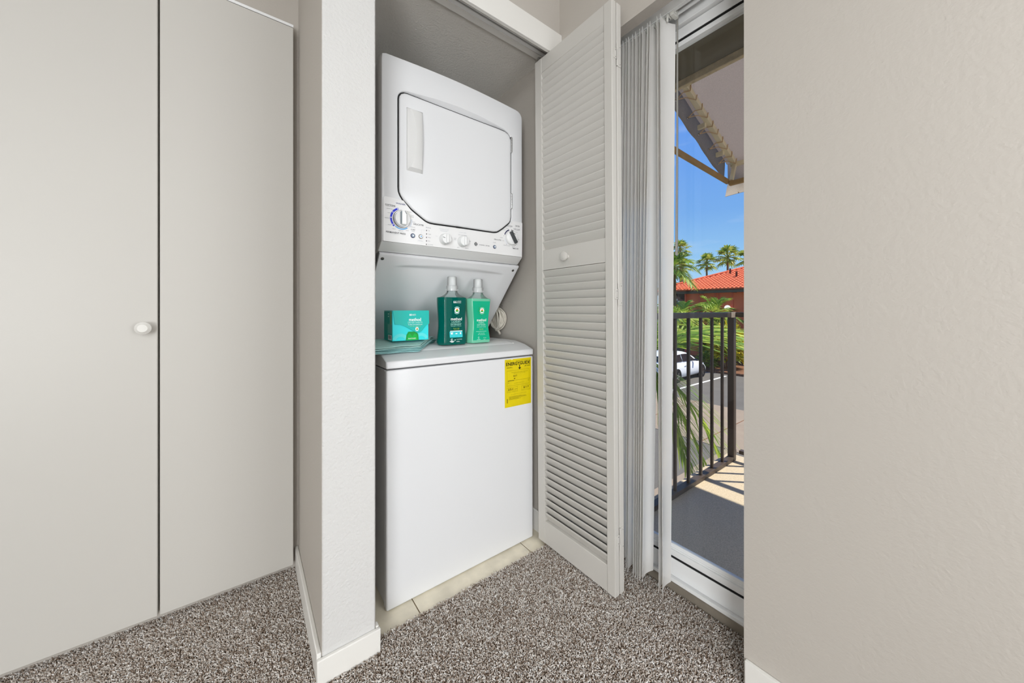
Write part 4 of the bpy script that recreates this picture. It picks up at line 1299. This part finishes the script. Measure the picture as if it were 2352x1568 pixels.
# coil of white cord hanging on the closet wall
CC = thing('cord_coil', (1.104, 1.545, 1.0), 'bundled off white cord hanging on the closet wall beside the softener', 'cord')
rr = random.Random(4)
cx_, cy_, cz_ = 1.083, 1.552, 1.012
for k in range(15):
    pts = []
    ry, rz = 0.040 + rr.uniform(-0.009, 0.008), 0.056 + rr.uniform(-0.006, 0.005)
    ox, oy, oz = rr.uniform(-0.016, 0.014), rr.uniform(-0.016, 0.016), rr.uniform(-0.004, 0.004)
    ph = rr.uniform(0, 6)
    for q in range(23):
        a = 2 * math.pi * q / 22
        pin = 0.45 + 0.55 * abs(math.cos(a)) ** 0.8 if math.sin(a) > 0.6 else 1
        pts.append((cx_ + ox + 0.006 * math.sin(a * 2 + ph), cy_ + oy * pin + ry * pin * math.cos(a), cz_ + oz + rz * math.sin(a)))
    MB().tube(pts, 0.0042, 6).build('cord_loop', M['cord'], CC, smooth=60)
MB().tube([(1.084, 1.556, 0.962), (1.082, 1.552, 0.948), (1.083, 1.540, 0.940), (1.082, 1.530, 0.930)], 0.0065, 8).build('plug_end', M['cord'], CC, smooth=60)
MB().tube([(1.084, 1.575, 0.966), (1.080, 1.566, 0.945), (1.082, 1.548, 0.946), (1.084, 1.536, 0.955)], 0.0042, 6).build('cord_end', M['cord'], CC, smooth=60)
MB().lathe([(0.0022, 0.0), (0.0022, 0.026), (0.005, 0.027), (0.004, 0.030)], (1.112, 1.548, 1.081), (-1, 0, 0), 12).build('nail', M['chrome'], CC, smooth=40)
MB().tube([(1.092, 1.548, 1.082), (1.084, 1.556, 1.076), (1.08, 1.566, 1.062)], 0.0036, 6).build('cord_tie', M['cord'], CC, smooth=60)

# ================================================================== outdoors: balcony
ZB = -0.03
bal = struct(MB().box(1.45, 2.93, -3.2, 1.12, -0.24, ZB).build('balcony_floor', M['balcony'], bevel=0.006))
tag(bal, 'tan coated concrete balcony floor, partly sunlit', 'floor')
RL = thing('balcony_railing', (2.82, 1.045, ZB), 'dark bronze metal railing round the balcony', 'railing')
YR, XRr = 1.045, 2.815
MB().box(1.452, XRr + 0.03, YR - 0.022, YR + 0.022, 1.008, 1.042).build('top_rail', M['bronze'], RL, bevel=0.003)
MB().box(1.452, XRr, YR - 0.020, YR + 0.020, -0.026, 0.002).build('bottom_rail', M['bronze'], RL, bevel=0.002)
MB().box(XRr - 0.022, XRr + 0.022, -3.15, YR - 0.023, 1.008, 1.042).build('top_rail', M['bronze'], RL, bevel=0.003)
MB().box(XRr - 0.020, XRr + 0.020, -3.15, YR - 0.046, 0.03, 0.055).build('bottom_rail', M['bronze'], RL, bevel=0.002)
MB().box(XRr - 0.040, XRr + 0.004, YR - 0.021, YR + 0.021, ZB, 1.008).build('post', M['bronze'], RL, bevel=0.004)
br_ = MB().box(XRr - 0.092, XRr - 0.010, YR - 0.0255, YR + 0.024, 1.005, 1.0445).build('rail_bracket', M['bronze_pale'], RL)
br_['label'] = 'pale bracket at the railing corner'
xs = [1.512 + 0.1605 * k for k in range(8)]
first = None
for x in xs:
    if first is None:
        first = MB().box(-0.0085, 0.0085, -0.0085, 0.0085, 0.0, 1.007).build('baluster', M['bronze'], None, bevel=0.002, seg=1)
        first.parent = RL
    else:
        first_ = dup(first, RL)
        first_.location = Vector((x, YR, 0.001)) - ORIGIN[RL.name]
        continue
    first.location = Vector((x, YR, 0.001)) - ORIGIN[RL.name]
for k in range(24):
    o = dup(first, RL)
    o.location = Vector((XRr, YR - 0.16 - 0.1605 * k, 0.001)) - ORIGIN[RL.name]

# roof soffit, beam and awning
sof = struct(MB().box(1.45, 2.24, -3.2, 1.50, 2.535, 2.62).build('soffit', M['soffit']))
tag(sof, 'dark soffit above the balcony door', 'soffit')
ext = struct(MB().box(1.45, 1.47, 1.09, 2.6, -2.6, 2.55).box(1.45, 1.47, -4.0, -1.66, -2.6, 2.55).build('wall_outside', M['stucco']))
tag(ext, 'stucco outer wall beside the balcony', 'wall')
beam = struct(MB().box(2.215, 2.245, -3.2, 1.50, 2.490, 2.536).build('trim_beam', M['beam'], bevel=0.004))
tag(beam, 'weathered wooden beam carrying the awning', 'beam')
AW = thing('awning', (2.6, 0.0, 2.3), 'grey brown canvas awning laced to a cream tube frame over the balcony', 'awning')
AY = 1.150


def slope(x, d=0.0):
    """height of the awning frame at x"""
    return 2.549 - (x - 2.30) * 0.393 + d


XA0, XA1 = 2.245, 3.13
cv = MB()
n1, n2 = 12, 40
vs, fs = [], []
for i in range(n1 + 1):
    for j in range(n2 + 1):
        x = XA0 + (XA1 - XA0) * i / n1
        y = AY + 0.055 - (AY + 0.055 + 3.0) * j / n2
        vs.append((x, y, slope(x, 0.028) - 0.010 * math.sin(math.pi * i / n1) * abs(math.sin(math.pi * j / n2 * 4))))
for i in range(n1):
    for j in range(n2):
        a = i * (n2 + 1) + j
        fs.append((a, a + 1, a + n2 + 2, a + n2 + 1))
cv.add(vs, fs)
c_ = cv.build('canvas', M['awning'], AW, smooth=60)
c_.modifiers.new('thickness', 'SOLIDIFY').thickness = 0.003
# side flap hanging from the canvas edge
vs, fs = [], []
n1 = 18
for i in range(n1 + 1):
    x = XA0 - 0.05 + (XA1 - 0.05 - XA0 + 0.05) * i / n1
    for q, dz in enumerate((0.026, -0.03, -0.09, -0.150 + 0.004 * math.sin(i * 1.7))):
        vs.append((x, AY + 0.055 + 0.002 * q + 0.003 * math.sin(i * 0.9 + q), slope(x, dz + 0.012)))
for i in range(n1):
    for q in range(3):
        a = i * 4 + q
        fs.append((a, a + 1, a + 5, a + 4))
c_ = MB().add(vs, fs).build('side_flap', M['awning'], AW, smooth=60)
c_.modifiers.new('thickness', 'SOLIDIFY').thickness = 0.003
for y in (AY - 0.008, -1.0, -2.9):
    MB().bar((XA0 + 0.005, y, slope(XA0)), (XA1, y, slope(XA1)), 0.036, 0.036).build('frame_rafter', M['awning_frame'], AW, bevel=0.003)
MB().bar((XA1 - 0.02, AY + 0.02, slope(XA1 - 0.02) - 0.006), (XA1 - 0.02, -2.95, slope(XA1 - 0.02) - 0.006), 0.032, 0.03).build('front_bar', M['awning_frame'], AW, bevel=0.003)
MB().bar((3.02, AY - 0.005, 2.052), (3.02, -2.95, 2.052), 0.030, 0.034).build('lower_front_bar', M['awning_strut'], AW, bevel=0.003)
MB().bar((1.45, AY + 0.01, 2.118), (3.03, AY + 0.01, 2.072), 0.024, 0.034).build('side_strut', M['awning_strut'], AW, bevel=0.003)
MB().bar((3.03, AY - 0.015, 2.075), (3.10, AY - 0.015, slope(3.10) - 0.005), 0.024, 0.024).build('corner_link', M['awning_frame'], AW)
vs, fs = [], []
for j in range(41):
    y = AY + 0.05 - (AY + 3.0) * j / 40
    for q, z in enumerate((slope(XA1) + 0.026, 2.10, 1.975 + 0.004 * math.sin(j))):
        vs.append((XA1 + 0.003 * q + 0.004 * math.sin(j * 0.8 + q) - (0.055 if q == 2 else 0.0), y, z))
for j in range(40):
    for q in range(2):
        a = j * 3 + q
        fs.append((a, a + 1, a + 4, a + 3))
c_ = MB().add(vs, fs).build('valance', M['awning'], AW, smooth=60)
c_.modifiers.new('thickness', 'SOLIDIFY').thickness = 0.003
# lacing round the rafter
pts = []
for k in range(5):
    x = 2.30 + 0.165 * k
    pts = [(x, AY + 0.044, slope(x, -0.075)), (x + 0.022, AY + 0.014, slope(x + 0.022, -0.026)), (x + 0.034, AY - 0.030, slope(x + 0.034, -0.026)), (x + 0.040, AY - 0.031, slope(x + 0.040, 0.004)), (x + 0.044, AY - 0.028, slope(x + 0.044, 0.022))]
    MB().tube(pts, 0.0034, 6).build('rope', M['rope'], AW, smooth=60)
    pts = [(x, AY + 0.044, slope(x, -0.075)), (x + 0.065, AY + 0.014, slope(x + 0.065, -0.026)), (x + 0.115, AY - 0.030, slope(x + 0.115, -0.026)), (x + 0.128, AY - 0.031, slope(x + 0.128, 0.020))]
    MB().tube(pts, 0.0030, 6).build('rope', M['rope'], AW, smooth=60)
    MB().lathe([(0.009, -0.002), (0.011, 0.0), (0.009, 0.002)], (x, AY + 0.050, slope(x, -0.075)), (0, 1, 0), 12).build('eyelet', M['chrome'], AW)
for x in (2.62, 2.92):
    MB().box(x - 0.012, x + 0.012, AY - 0.002, AY + 0.052, slope(x, -0.052), slope(x, -0.020)).build('frame_clip', M['awning_frame'], AW, bevel=0.002)

# ================================================================== outdoors: ground
ZG = -2.6
g = struct(MB().box(-10, 60, -40, 60, ZG - 0.4, ZG).build('ground', M['asphalt']))
tag(g, 'grey asphalt parking lot below the balcony', 'parking lot')
for y in (8.15, 11.2, 5.62):
    if y == 5.62:
        continue
    MB().box(15.0, 21.0, y - 0.06, y + 0.06, ZG, ZG + 0.006).build('parking_line', M['line'], g)
sw = struct(MB().box(10.0, 14.3, -12.0, 34.0, ZG, ZG + 0.012).build('concrete_lane', M['sidewalk']))
tag(sw, 'tan concrete lane crossing the parking lot', 'lane')
for k in range(14):
    MB().box(10.0, 14.3, -6.0 + 2.1 * k, -5.97 + 2.1 * k, ZG + 0.012, ZG + 0.014).build('lane_joint', M['mulch'], sw)
kb = struct(MB().box(3.0, 9.9, 3.58, 3.76, ZG, ZG + 0.14).build('kerb', M['sidewalk'], bevel=0.02))
tag(kb, 'pale concrete kerb below the balcony', 'kerb')
bed = struct(MB().box(21.6, 27.6, 7.0, 24.0, ZG, ZG + 0.12).build('mulch_bed', M['mulch']))
tag(bed, 'brown mulch planting bed in front of the red building', 'bed')

# ------------------------------------------------------------------ red building with clay tile roof
BG = thing('apartment_building', (30.0, 8.0, ZG), 'two storey terracotta red building with orange clay tile roof', 'building')
WX = 28.0
MB().box(WX, WX + 10.5, -6.0, 13.86, ZG, 2.62).build('wall', M['red_wall'], BG)
MB().box(WX + 1.2, WX + 10.5, 13.86, 16.0, ZG, 2.62).build('entry_wall', M['grey_wall'], BG)
MB().box(WX + 0.2, WX + 1.3, 13.95, 15.6, 1.35, 1.48).build('stair_landing', M['line'], BG)
for k in range(5):
    MB().box(WX + 0.2, WX + 1.2, 14.0 + 0.28 * k, 14.28 + 0.28 * k, 1.48 + 0.17 * k, 1.62 + 0.17 * k).build('stair_tread', M['line'], BG)
for y in (13.80, 12.72, 11.58, 11.30, 10.42, 9.35, 8.2, 7.0, 5.8):
    MB().box(WX - 0.06, WX, y - 0.06, y + 0.06, ZG + 0.1, 2.50).build('batten', M['batten'], BG)
for y in (12.45, 10.2, 8.0):
    MB().box(WX - 0.62, WX + 0.02, y - 0.07, y + 0.07, 2.30, 2.46).build('rafter_tail', M['fascia'], BG)
MB().box(27.20, 27.27, -6.0, 16.4, 2.30, 2.52).build('fascia_board', M['fascia'], BG)
MB().box(27.25, WX + 0.02, -6.0, 16.35, 2.46, 2.52).build('eave_soffit', M['fascia'], BG)
MB().box(27.25, 39.0, 16.3, 16.4, 2.30, 2.52).build('fascia_board', M['fascia'], BG)
# roof: one corrugated, stepped tile surface clipped along the hip
def roof_y(x):
    return 16.45 - 0.84 * (x - 27.1)


rt = MB()
cw, per = 0.26, 6
ncol = int((16.4 + 2.0) / cw)
courses, cl = 24, 0.36
for ci in range(courses):
    xa = 27.08 + cl * ci
    xb = xa + cl * 1.06
    vs, fs = [], []
    ylim = roof_y(xa + cl * 0.4)
    npts = int((ylim + 2.0) / cw) * per
    for k in range(npts + 1):
        y = -2.0 + k * cw / per
        w = 0.062 * abs(math.sin(math.pi * (k % per) / per)) if True else 0
        for x, lift in ((xa, 0.045), (xb, 0.0)):
            vs.append((x, y, 2.56 + (x - 27.1) * 0.33 + lift + w))
        vs.append((xa, y, 2.56 + (xa - 27.1) * 0.33 - 0.01))
    for k in range(npts):
        a = k * 3
        fs.append((a, a + 1, a + 4, a + 3))
        fs.append((a, a + 3, a + 5, a + 2))
    rt.add(vs, fs)
rt.build('roof_tiles', M['roof_tile'], BG, smooth=50)['kind'] = 'stuff'
MB().add([(27.1, -2.0, 2.5), (27.1, 16.4, 2.5), (35.0, 9.77, 5.10), (35.0, -2.0, 5.10), (39.5, 16.4, 2.5), (39.5, -2, 2.5)], [(0, 3, 2, 1), (1, 2, 4), (3, 5, 4, 2)]).build('roof_deck', M['roof_tile'], BG)
first = None
for k in range(26):
    x = 27.2 + 0.30 * k
    p = Vector((x, roof_y(x), 2.60 + (x - 27.1) * 0.33))
    q = Vector((x + 0.36, roof_y(x + 0.36), 2.66 + (x + 0.36 - 27.1) * 0.33 - 0.03))
    MB().tube([p, q], [0.13, 0.10], 8).build('hip_tile', M['roof_tile'], BG, smooth=50)
for x, y in ((31.4, 11.85), (30.2, 10.95)):
    MB().tube([(x, y, 2.6 + (x - 27.1) * 0.33 - 0.1), (x, y, 2.6 + (x - 27.1) * 0.33 + 0.42)], 0.07, 10).build('vent_pipe', M['pipe'], BG, smooth=50)

gl = thing('globe_lamp', (WX - 0.1, 10.62, 1.25), 'white globe lamp on the red building wall', 'lamp')
MB().lathe([(0.005, -0.20), (0.11, -0.17), (0.19, -0.08), (0.215, 0.0), (0.19, 0.08), (0.11, 0.17), (0.005, 0.20)], (WX - 0.34, 10.62, 1.20), (0, 0, 1), 20).build('globe', M['globe'], gl, smooth=80)
MB().box(WX - 0.20, WX - 0.062, 10.58, 10.66, 1.28, 1.36).tube([(WX - 0.14, 10.62, 1.32), (WX - 0.34, 10.62, 1.36), (WX - 0.34, 10.62, 1.385)], 0.03, 8).build('lamp_bracket', M['fascia'], gl)

# ------------------------------------------------------------------ planting
def quad_leaf(mb, p, d, n, length, w, droop=0.3, fold=0.0):
    """blade from p along d, n = blade normal"""
    d = Vector(d).normalized()
    s = d.cross(Vector(n))
    s = s.normalized() if s.length > 1e-5 else Vector((1, 0, 0))
    p = Vector(p)
    m = p + d * length * 0.5 - Vector((0, 0, 1)) * droop * length * 0.18
    e = p + d * length * 0.95 - Vector((0, 0, 1)) * droop * length * 0.62
    mb.add([p - s * w * 0.3, p + s * w * 0.3, m + s * w * 0.5, m - s * w * 0.5, e], [(0, 1, 2, 3), (3, 2, 4)])


def fan_palm(x, y, zc, r, trunk_r, label, seed, nl=24):
    rd = random.Random(seed)
    t = thing('fan_palm', (x, y, ZG), label, 'palm tree', 'palms behind the red building')
    MB().tube([(x, y, ZG), (x + 0.08, y, (ZG + zc) / 2), (x, y, zc)], [trunk_r * 1.3, trunk_r, trunk_r * 0.9], 10).build('trunk', M['trunk'], t, smooth=60)
    mb = MB()
    for k in range(nl):
        az = k * 2.399 + rd.uniform(-0.2, 0.2)
        el = math.radians(78 - 125 * (k / nl) + rd.uniform(-14, 14))
        d = Vector((math.cos(az) * math.cos(el), math.sin(az) * math.cos(el), math.sin(el)))
        hub = Vector((x, y, zc)) + d * r * 0.55
        mb.tube([(x, y, zc), hub], 0.025 * r, 4)
        up = Vector((0, 0, 1)) if abs(d.z) < 0.9 else Vector((1, 0, 0))
        s = d.cross(up).normalized()
        nrm = s.cross(d)
        for q in range(11):
            a = math.radians(-100 + 20 * q)
            b = d * math.cos(a) + s * math.sin(a)
            quad_leaf(mb, hub, b + nrm * 0.05, nrm, r * 0.58 * (0.7 + 0.3 * math.cos(a)) * rd.uniform(0.8, 1.2), 0.10 * r, droop=0.6)
    mb.build('crown', M['fan_leaf'], t, fixn=False)
    return t


for x, y, zc, r, lb, sd in ((41.5, 20.9, 6.15, 1.45, 'small fan palm standing alone left of the palm pair above the roof', 1), (46.0, 20.04, 6.96, 1.48, 'fan palm above the middle of the red roof, between two others', 2),
                            (42.5, 16.3, 6.9, 1.6, 'tallest fan palm above the red roof, at the right end of the row', 3), (47.0, 15.96, 7.0, 1.53, 'fan palm just over the roof ridge, beyond the tallest one', 4),
                            (39.6, 20.15, 8.0, 1.3, 'high fan palm beside the blind, over the roof end', 5), (33.5, 18.0, 2.9, 1.2, 'low fan palm at the foot of the roof hip', 6)):
    fan_palm(x, y, zc, r, 0.11, lb, sd)


def frond(mb, p0, d0, length, droop, leaf_len, leaf_w, n=26, twist=0.0, rd=random, hang=0.7):
    """feather palm frond: returns nothing, fills mb with rachis and leaflets"""
    d = Vector(d0).normalized()
    pts = []
    for i in range(n + 1):
        t = i / n
        pts.append(Vector(p0) + d * length * t - Vector((0, 0, 1)) * droop * length * t * t)
    mb.tube([pts[i] for i in range(0, n + 1, 2)], [0.011 * (1 - 0.8 * i / n) * (length / 1.5) for i in range(0, n + 1, 2)], 5)
    for i in range(3, n + 1):
        t = i / n
        tan = (pts[i] - pts[i - 1]).normalized()
        s = tan.cross(Vector((0, 0, 1)))
        s = s.normalized() if s.length > 1e-4 else Vector((1, 0, 0))
        up = s.cross(tan)
        ll = leaf_len * (0.55 + 0.9 * math.sin(math.pi * min(1, 0.12 + 0.88 * t)) ** 0.8) * rd.uniform(0.85, 1.1)
        for sg in (-1, 1):
            dr = tan * (0.62 + 0.35 * t) + s * sg * (0.8 - 0.25 * t) + up * (0.22 + twist) + Vector((rd.uniform(-.1, .1), rd.uniform(-.1, .1), rd.uniform(-.1, .1)))
            quad_leaf(mb, pts[i], dr, up + s * sg * 0.4, ll, leaf_w, droop=hang * rd.uniform(0.7, 1.3))


def feather_palm(name, x, y, zc, length, label, seed, nf, special=(), mats=('frond',), leaf=0.5, lw=0.035, trunk=0.09, elr=(62, -28), n=26, cat='palm tree'):
    rd = random.Random(seed)
    t = thing(name, (x, y, ZG), label, cat, 'feather palms round the parking lot')
    MB().tube([(x + 0.15, y + 0.1, ZG), (x + 0.05, y, (ZG + zc) / 2), (x, y, zc - 0.05)], [trunk * 1.3, trunk, trunk * 0.8], 10).build('trunk', M['trunk'], t, smooth=60)
    for k in range(nf):
        az = k * 2.399 + rd.uniform(-0.25, 0.25)
        el = math.radians(elr[0] + (elr[1] - elr[0]) * k / max(nf - 1, 1) + rd.uniform(-6, 6))
        d = (math.cos(az) * math.cos(el), math.sin(az) * math.cos(el), math.sin(el))
        mb = MB()
        frond(mb, (x, y, zc), d, length * rd.uniform(0.85, 1.1), rd.uniform(0.35, 0.6), leaf, lw, n, rd=rd)
        mb.build('frond', M[mats[k % len(mats)]], t, fixn=False)
    for d, ln, dr, lf in special:
        mb = MB()
        frond(mb, (x, y, zc), d, ln, dr, lf, lw * 1.2, 30, rd=rd, hang=0.5)
        mb.build('frond', M['frond'], t, fixn=False)
    return t


RT = Vector((0.796, -0.605, 0))
FW = Vector((0.605, 0.796, 0))
def dirn(r, u, f=0.0):
    return RT * r + Vector((0, 0, u)) + FW * f


feather_palm('feather_palm', 4.25, 2.72, 0.45, 1.2, 'feather palm close outside the railing with long drooping fronds', 8, 5,
             special=[(dirn(1.0, 0.62, 0.0), 1.45, 0.36, 0.60), (dirn(0.95, 0.42, 0.15), 1.5, 0.34, 0.60), (dirn(0.62, -0.50, 0.05), 1.2, 0.62, 0.5),
                      (dirn(0.50, -0.62, -0.05), 1.1, 0.7, 0.5), (dirn(0.85, 0.7, 0.3), 1.3, 0.40, 0.6), (dirn(0.56, -0.30, 0.0), 1.25, 0.62, 0.62), (dirn(0.46, -0.52, 0.1), 1.2, 0.70, 0.58)],
             mats=('frond', 'frond_dark'), leaf=0.50, lw=0.030, elr=(78, 26))
feather_palm('feather_palm', 25.8, 10.75, 0.75, 1.9, 'feather palm in front of the red wall above the railing', 21, 16, mats=('frond',), leaf=0.85, lw=0.09, trunk=0.12, elr=(75, -25), n=18)
feather_palm('feather_palm', 24.2, 12.2, 0.55, 1.8, 'shorter feather palm beside the grey entry wall', 33, 14, mats=('frond',), leaf=0.8, lw=0.09, trunk=0.12, elr=(70, -25), n=18)
feather_palm('feather_palm', 25.5, 13.4, 4.25, 1.7, 'tall feather palm at the end of the tile roof next to the blind', 40, 20, mats=('frond_dark', 'frond'), leaf=0.75, lw=0.09, trunk=0.11, elr=(75, -35), n=18)


def shrub(x, y, z0, rx, ry, rz, n, label, m, seed, lw=0.05, ll=0.2, name='shrub', group='shrubs before the red building'):
    rd = random.Random(seed)
    t = thing(name, (x, y, ZG), label, 'shrub', group)
    mb = MB()
    for k in range(n):
        a, b = rd.uniform(0, 6.283), math.asin(rd.uniform(-0.6, 1))
        q = rd.uniform(0.55, 1.0)
        d = Vector((math.cos(a) * math.cos(b), math.sin(a) * math.cos(b), math.sin(b)))
        p = Vector((x + d.x * rx * q, y + d.y * ry * q, z0 + d.z * rz * q))
        dd_ = d + Vector((rd.uniform(-.7, .7), rd.uniform(-.7, .7), rd.uniform(-.2, .8)))
        quad_leaf(mb, p, dd_, Vector((rd.uniform(-1, 1), rd.uniform(-1, 1), 1)), ll * rd.uniform(0.7, 1.3), lw * rd.uniform(0.8, 1.3), 0.3)
    mb.build('foliage', M[m], t, fixn=False)
    st = MB()
    for k in range(5):
        a = 1.257 * k
        st.tube([(x + 0.1 * math.cos(a), y + 0.1 * math.sin(a), ZG), (x + rx * 0.4 * math.cos(a), y + ry * 0.4 * math.sin(a), z0)], 0.02, 5)
    st.build('stems', M['trunk'], t)


shrub(23.2, 8.9, -1.2, 1.1, 1.0, 1.4, 1300, 'yellow green croton shrub under the feather palm by the red wall', 'shrub', 5, 0.10, 0.38)
shrub(23.0, 13.9, -1.0, 1.5, 1.0, 1.5, 1100, 'green shrub bank beyond the white car', 'hedge', 7, 0.12, 0.4)
shrub(24.3, 9.9, -1.2, 1.0, 0.9, 1.3, 1000, 'green shrub bank at the foot of the red wall', 'hedge', 8, 0.12, 0.4)
shrub(22.3, 9.7, -2.05, 0.6, 0.5, 0.5, 500, 'low green shrub in the mulch right of the white car', 'hedge', 9, 0.08, 0.25)
shrub(26.0, 13.7, 0.6, 0.8, 0.7, 0.9, 500, 'flowering shrub before the grey entry wall', 'shrub', 12, 0.09, 0.3)

# ------------------------------------------------------------------ parked white car
CR = thing('parked_car', (18.6, 9.75, ZG), 'white hatchback parked below, seen between the balusters', 'car')
LC, WC = 4.25, 1.76
cx0, cyc = 16.35, 9.72                               # rear end, centre line; the front points along +x


def car_p(s, y, z):
    return (cx0 + s, cyc + y, ZG + z)


# stations: s, z_bottom, z_belt, half width low, half width belt
ST = [(0.0, 0.45, 0.72, 0.62, 0.60), (0.05, 0.32, 0.90, 0.74, 0.70), (0.25, 0.24, 0.98, 0.84, 0.79), (0.7, 0.22, 0.98, 0.87, 0.83), (1.6, 0.20, 0.95, 0.88, 0.84), (2.6, 0.20, 0.92, 0.88, 0.84),
      (3.1, 0.21, 0.90, 0.88, 0.83), (3.6, 0.22, 0.82, 0.86, 0.78), (4.0, 0.26, 0.70, 0.80, 0.70), (4.18, 0.34, 0.58, 0.68, 0.60), (4.25, 0.40, 0.52, 0.55, 0.50)]
rings = []
for s, zb, zt, wl_, wb in ST:
    r = []
    prof = [(0.0, zb), (wl_ * 0.9, zb), (wl_, zb + 0.12 * (zt - zb) + 0.02), (wl_ * 1.005, zb + 0.5 * (zt - zb)), (wb * 1.01, zb + 0.86 * (zt - zb)), (wb * 0.95, zt), (wb * 0.6, zt + 0.015), (0.0, zt + 0.03)]
    r += [car_p(s, -y, z) for y, z in prof]
    r += [car_p(s, y, z) for y, z in reversed(prof[1:-1])]
    rings.append(r)
body = MB().rings(rings).build('body', M['car_paint'], CR, smooth=50)
# greenhouse: stations along roof (s, z, half width)
GH = [(0.18, 0.97, 0.76), (0.42, 1.26, 0.66), (0.8, 1.43, 0.60), (1.3, 1.485, 0.60), (1.9, 1.47, 0.60), (2.35, 1.38, 0.60), (2.75, 1.18, 0.68), (3.12, 0.90, 0.76)]
rings = []
for s, z, w in GH:
    zb = 0.90
    prof = [(0.0, zb), (0.79, zb), (0.80 - (0.80 - w) * 0.5, zb + (z - zb) * 0.55), (w, zb + (z - zb) * 0.9), (w * 0.82, z), (0.0, z + 0.012)]
    rings.append([car_p(s, -y, q) for y, q in prof] + [car_p(s, y, q) for y, q in reversed(prof[1:-1])])
MB().rings(rings).build('cabin', M['car_paint'], CR, smooth=45)
for name, pl in (('rear_side_window', [(0.62, 1.02), (1.42, 1.00), (1.42, 1.36), (0.95, 1.34), (0.70, 1.18)]), ('front_side_window', [(1.50, 1.00), (2.78, 0.98), (2.36, 1.24), (2.02, 1.355), (1.50, 1.37)])):
    for sg in (-1, 1):
        wf = lambda u, v, a: car_p(u, sg * (0.822 - 0.36 * (v - 0.90) + a), v)
        MB().prism(pl, wf, 0.0, 0.012).build(name, M['car_glass'], CR)
MB().add([car_p(2.42, -0.56, 1.365), car_p(2.42, 0.56, 1.365), car_p(3.12, 0.66, 0.945), car_p(3.12, -0.66, 0.945), car_p(2.78, 0.62, 1.19), car_p(2.78, -0.62, 1.19)], [(0, 1, 4, 5), (5, 4, 2, 3)]).build('windscreen', M['car_glass'], CR)
MB().add([car_p(0.17, -0.60, 1.02), car_p(0.17, 0.60, 1.02), car_p(0.40, 0.54, 1.27), car_p(0.40, -0.54, 1.27)], [(0, 1, 2, 3)]).build('rear_window', M['car_glass'], CR)
for sg in (-1, 1):
    m_ = MB().rings([[car_p(2.52 + 0.07 * math.cos(a), sg * (0.86 + 0.06 * q), 1.02 + 0.055 * math.sin(a)) for a in [2 * math.pi * i / 10 for i in range(10)]] for q in range(4)])
    m_.build('side_mirror', M['car_paint'] if sg > 0 else M['car_glass'], CR, smooth=50)
    MB().obox(car_p(0.05, sg * 0.66, 0.80), (0.05, 0, 0), (0, 0.09, 0), (0, 0, 0.10)).build('tail_lamp', M['lamp_red'], CR, bevel=0.02)
    MB().obox(car_p(4.02, sg * 0.62, 0.66), (0.14, -0.05 * sg, 0), (0, 0.08, 0), (0, 0, 0.06)).build('headlamp', M['chrome'], CR, bevel=0.02)
    MB().obox(car_p(1.62, sg * 0.885, 0.80), (0.09, 0, 0), (0, 0.012, 0), (0, 0, 0.014)).build('door_handle', M['car_paint'], CR, bevel=0.005)
    for s in (0.80, 3.42):
        MB().lathe([(0.36, -0.02), (0.36, 0.01)], car_p(s, sg * 0.875, 0.33), (0, sg, 0), 24).build('wheel_arch', M['tyre'], CR)
        w_ = MB().lathe([(0.20, -0.02), (0.29, -0.02), (0.315, 0.0), (0.315, 0.16), (0.29, 0.19), (0.20, 0.19)], car_p(s, sg * 0.715, 0.315), (0, sg, 0), 26).build('wheel', M['tyre'], CR, smooth=40)
        MB().lathe([(0.205, 0.17), (0.205, 0.185), (0.18, 0.188)], car_p(s, sg * 0.715, 0.315), (0, sg, 0), 26).build('rim', M['rim'], w_, smooth=40)
        sp = MB()
        for q in range(5):
            a = 2 * math.pi * q / 5
            c = Vector(car_p(s, sg * (0.715 + 0.191), 0.315))
            sp.obox(c + Vector((0.1 * math.cos(a), 0, 0.1 * math.sin(a))), (0.085 * math.cos(a), 0, 0.085 * math.sin(a)), (0, 0.004, 0), (-0.022 * math.sin(a), 0, 0.022 * math.cos(a)))
        sp.build('rim_spokes', M['chrome'], w_)

# ------------------------------------------------------------------ all printed text
flush_texts({'panel_d': ('lettering', M['ink_d'], panel), 'panel_n': ('lettering', M['ink_n'], panel), 'panel_g': ('small_lettering', M['ink_g'], panel), 'panel_p': ('pale_lettering', M['ink_p'], panel),
             'energy': ('label_lettering', M['label_ink'], EN),
             'det_w': ('label_lettering', M['print_white'], DET), 'det_s': ('label_lettering', M['print_soft'], DET), 'det_y': ('label_lettering', M['print_lime'], DET),
             'sof_w': ('label_lettering', M['print_white'], SOF), 'sof_s': ('label_lettering', M['print_soft'], SOF), 'sof_y': ('label_lettering', M['print_lime'], SOF),
             'box_w': ('carton_lettering', M['print_white'], BX), 'box_s': ('carton_lettering', M['print_soft'], BX), 'box_y': ('carton_lettering', M['print_lime'], BX)})

# print too small to pick apart letter by letter (small_print_stuff)
for o in list(EXTRA.values()):
    o['kind'] = 'stuff'
for o in bpy.data.objects:
    if o.name.split('.')[0] in ('fine_print', 'side_print', 'dial_dot', 'dial_tick', 'status_light', 'label_rules', 'label_marks', 'badge_icons', 'badge_rules', 'emblem_script', 'emblem_ring_text', 'emblem_leaf', 'barcode_bars', 'collar_ribs', 'carton_rings'):
        o['kind'] = 'stuff'
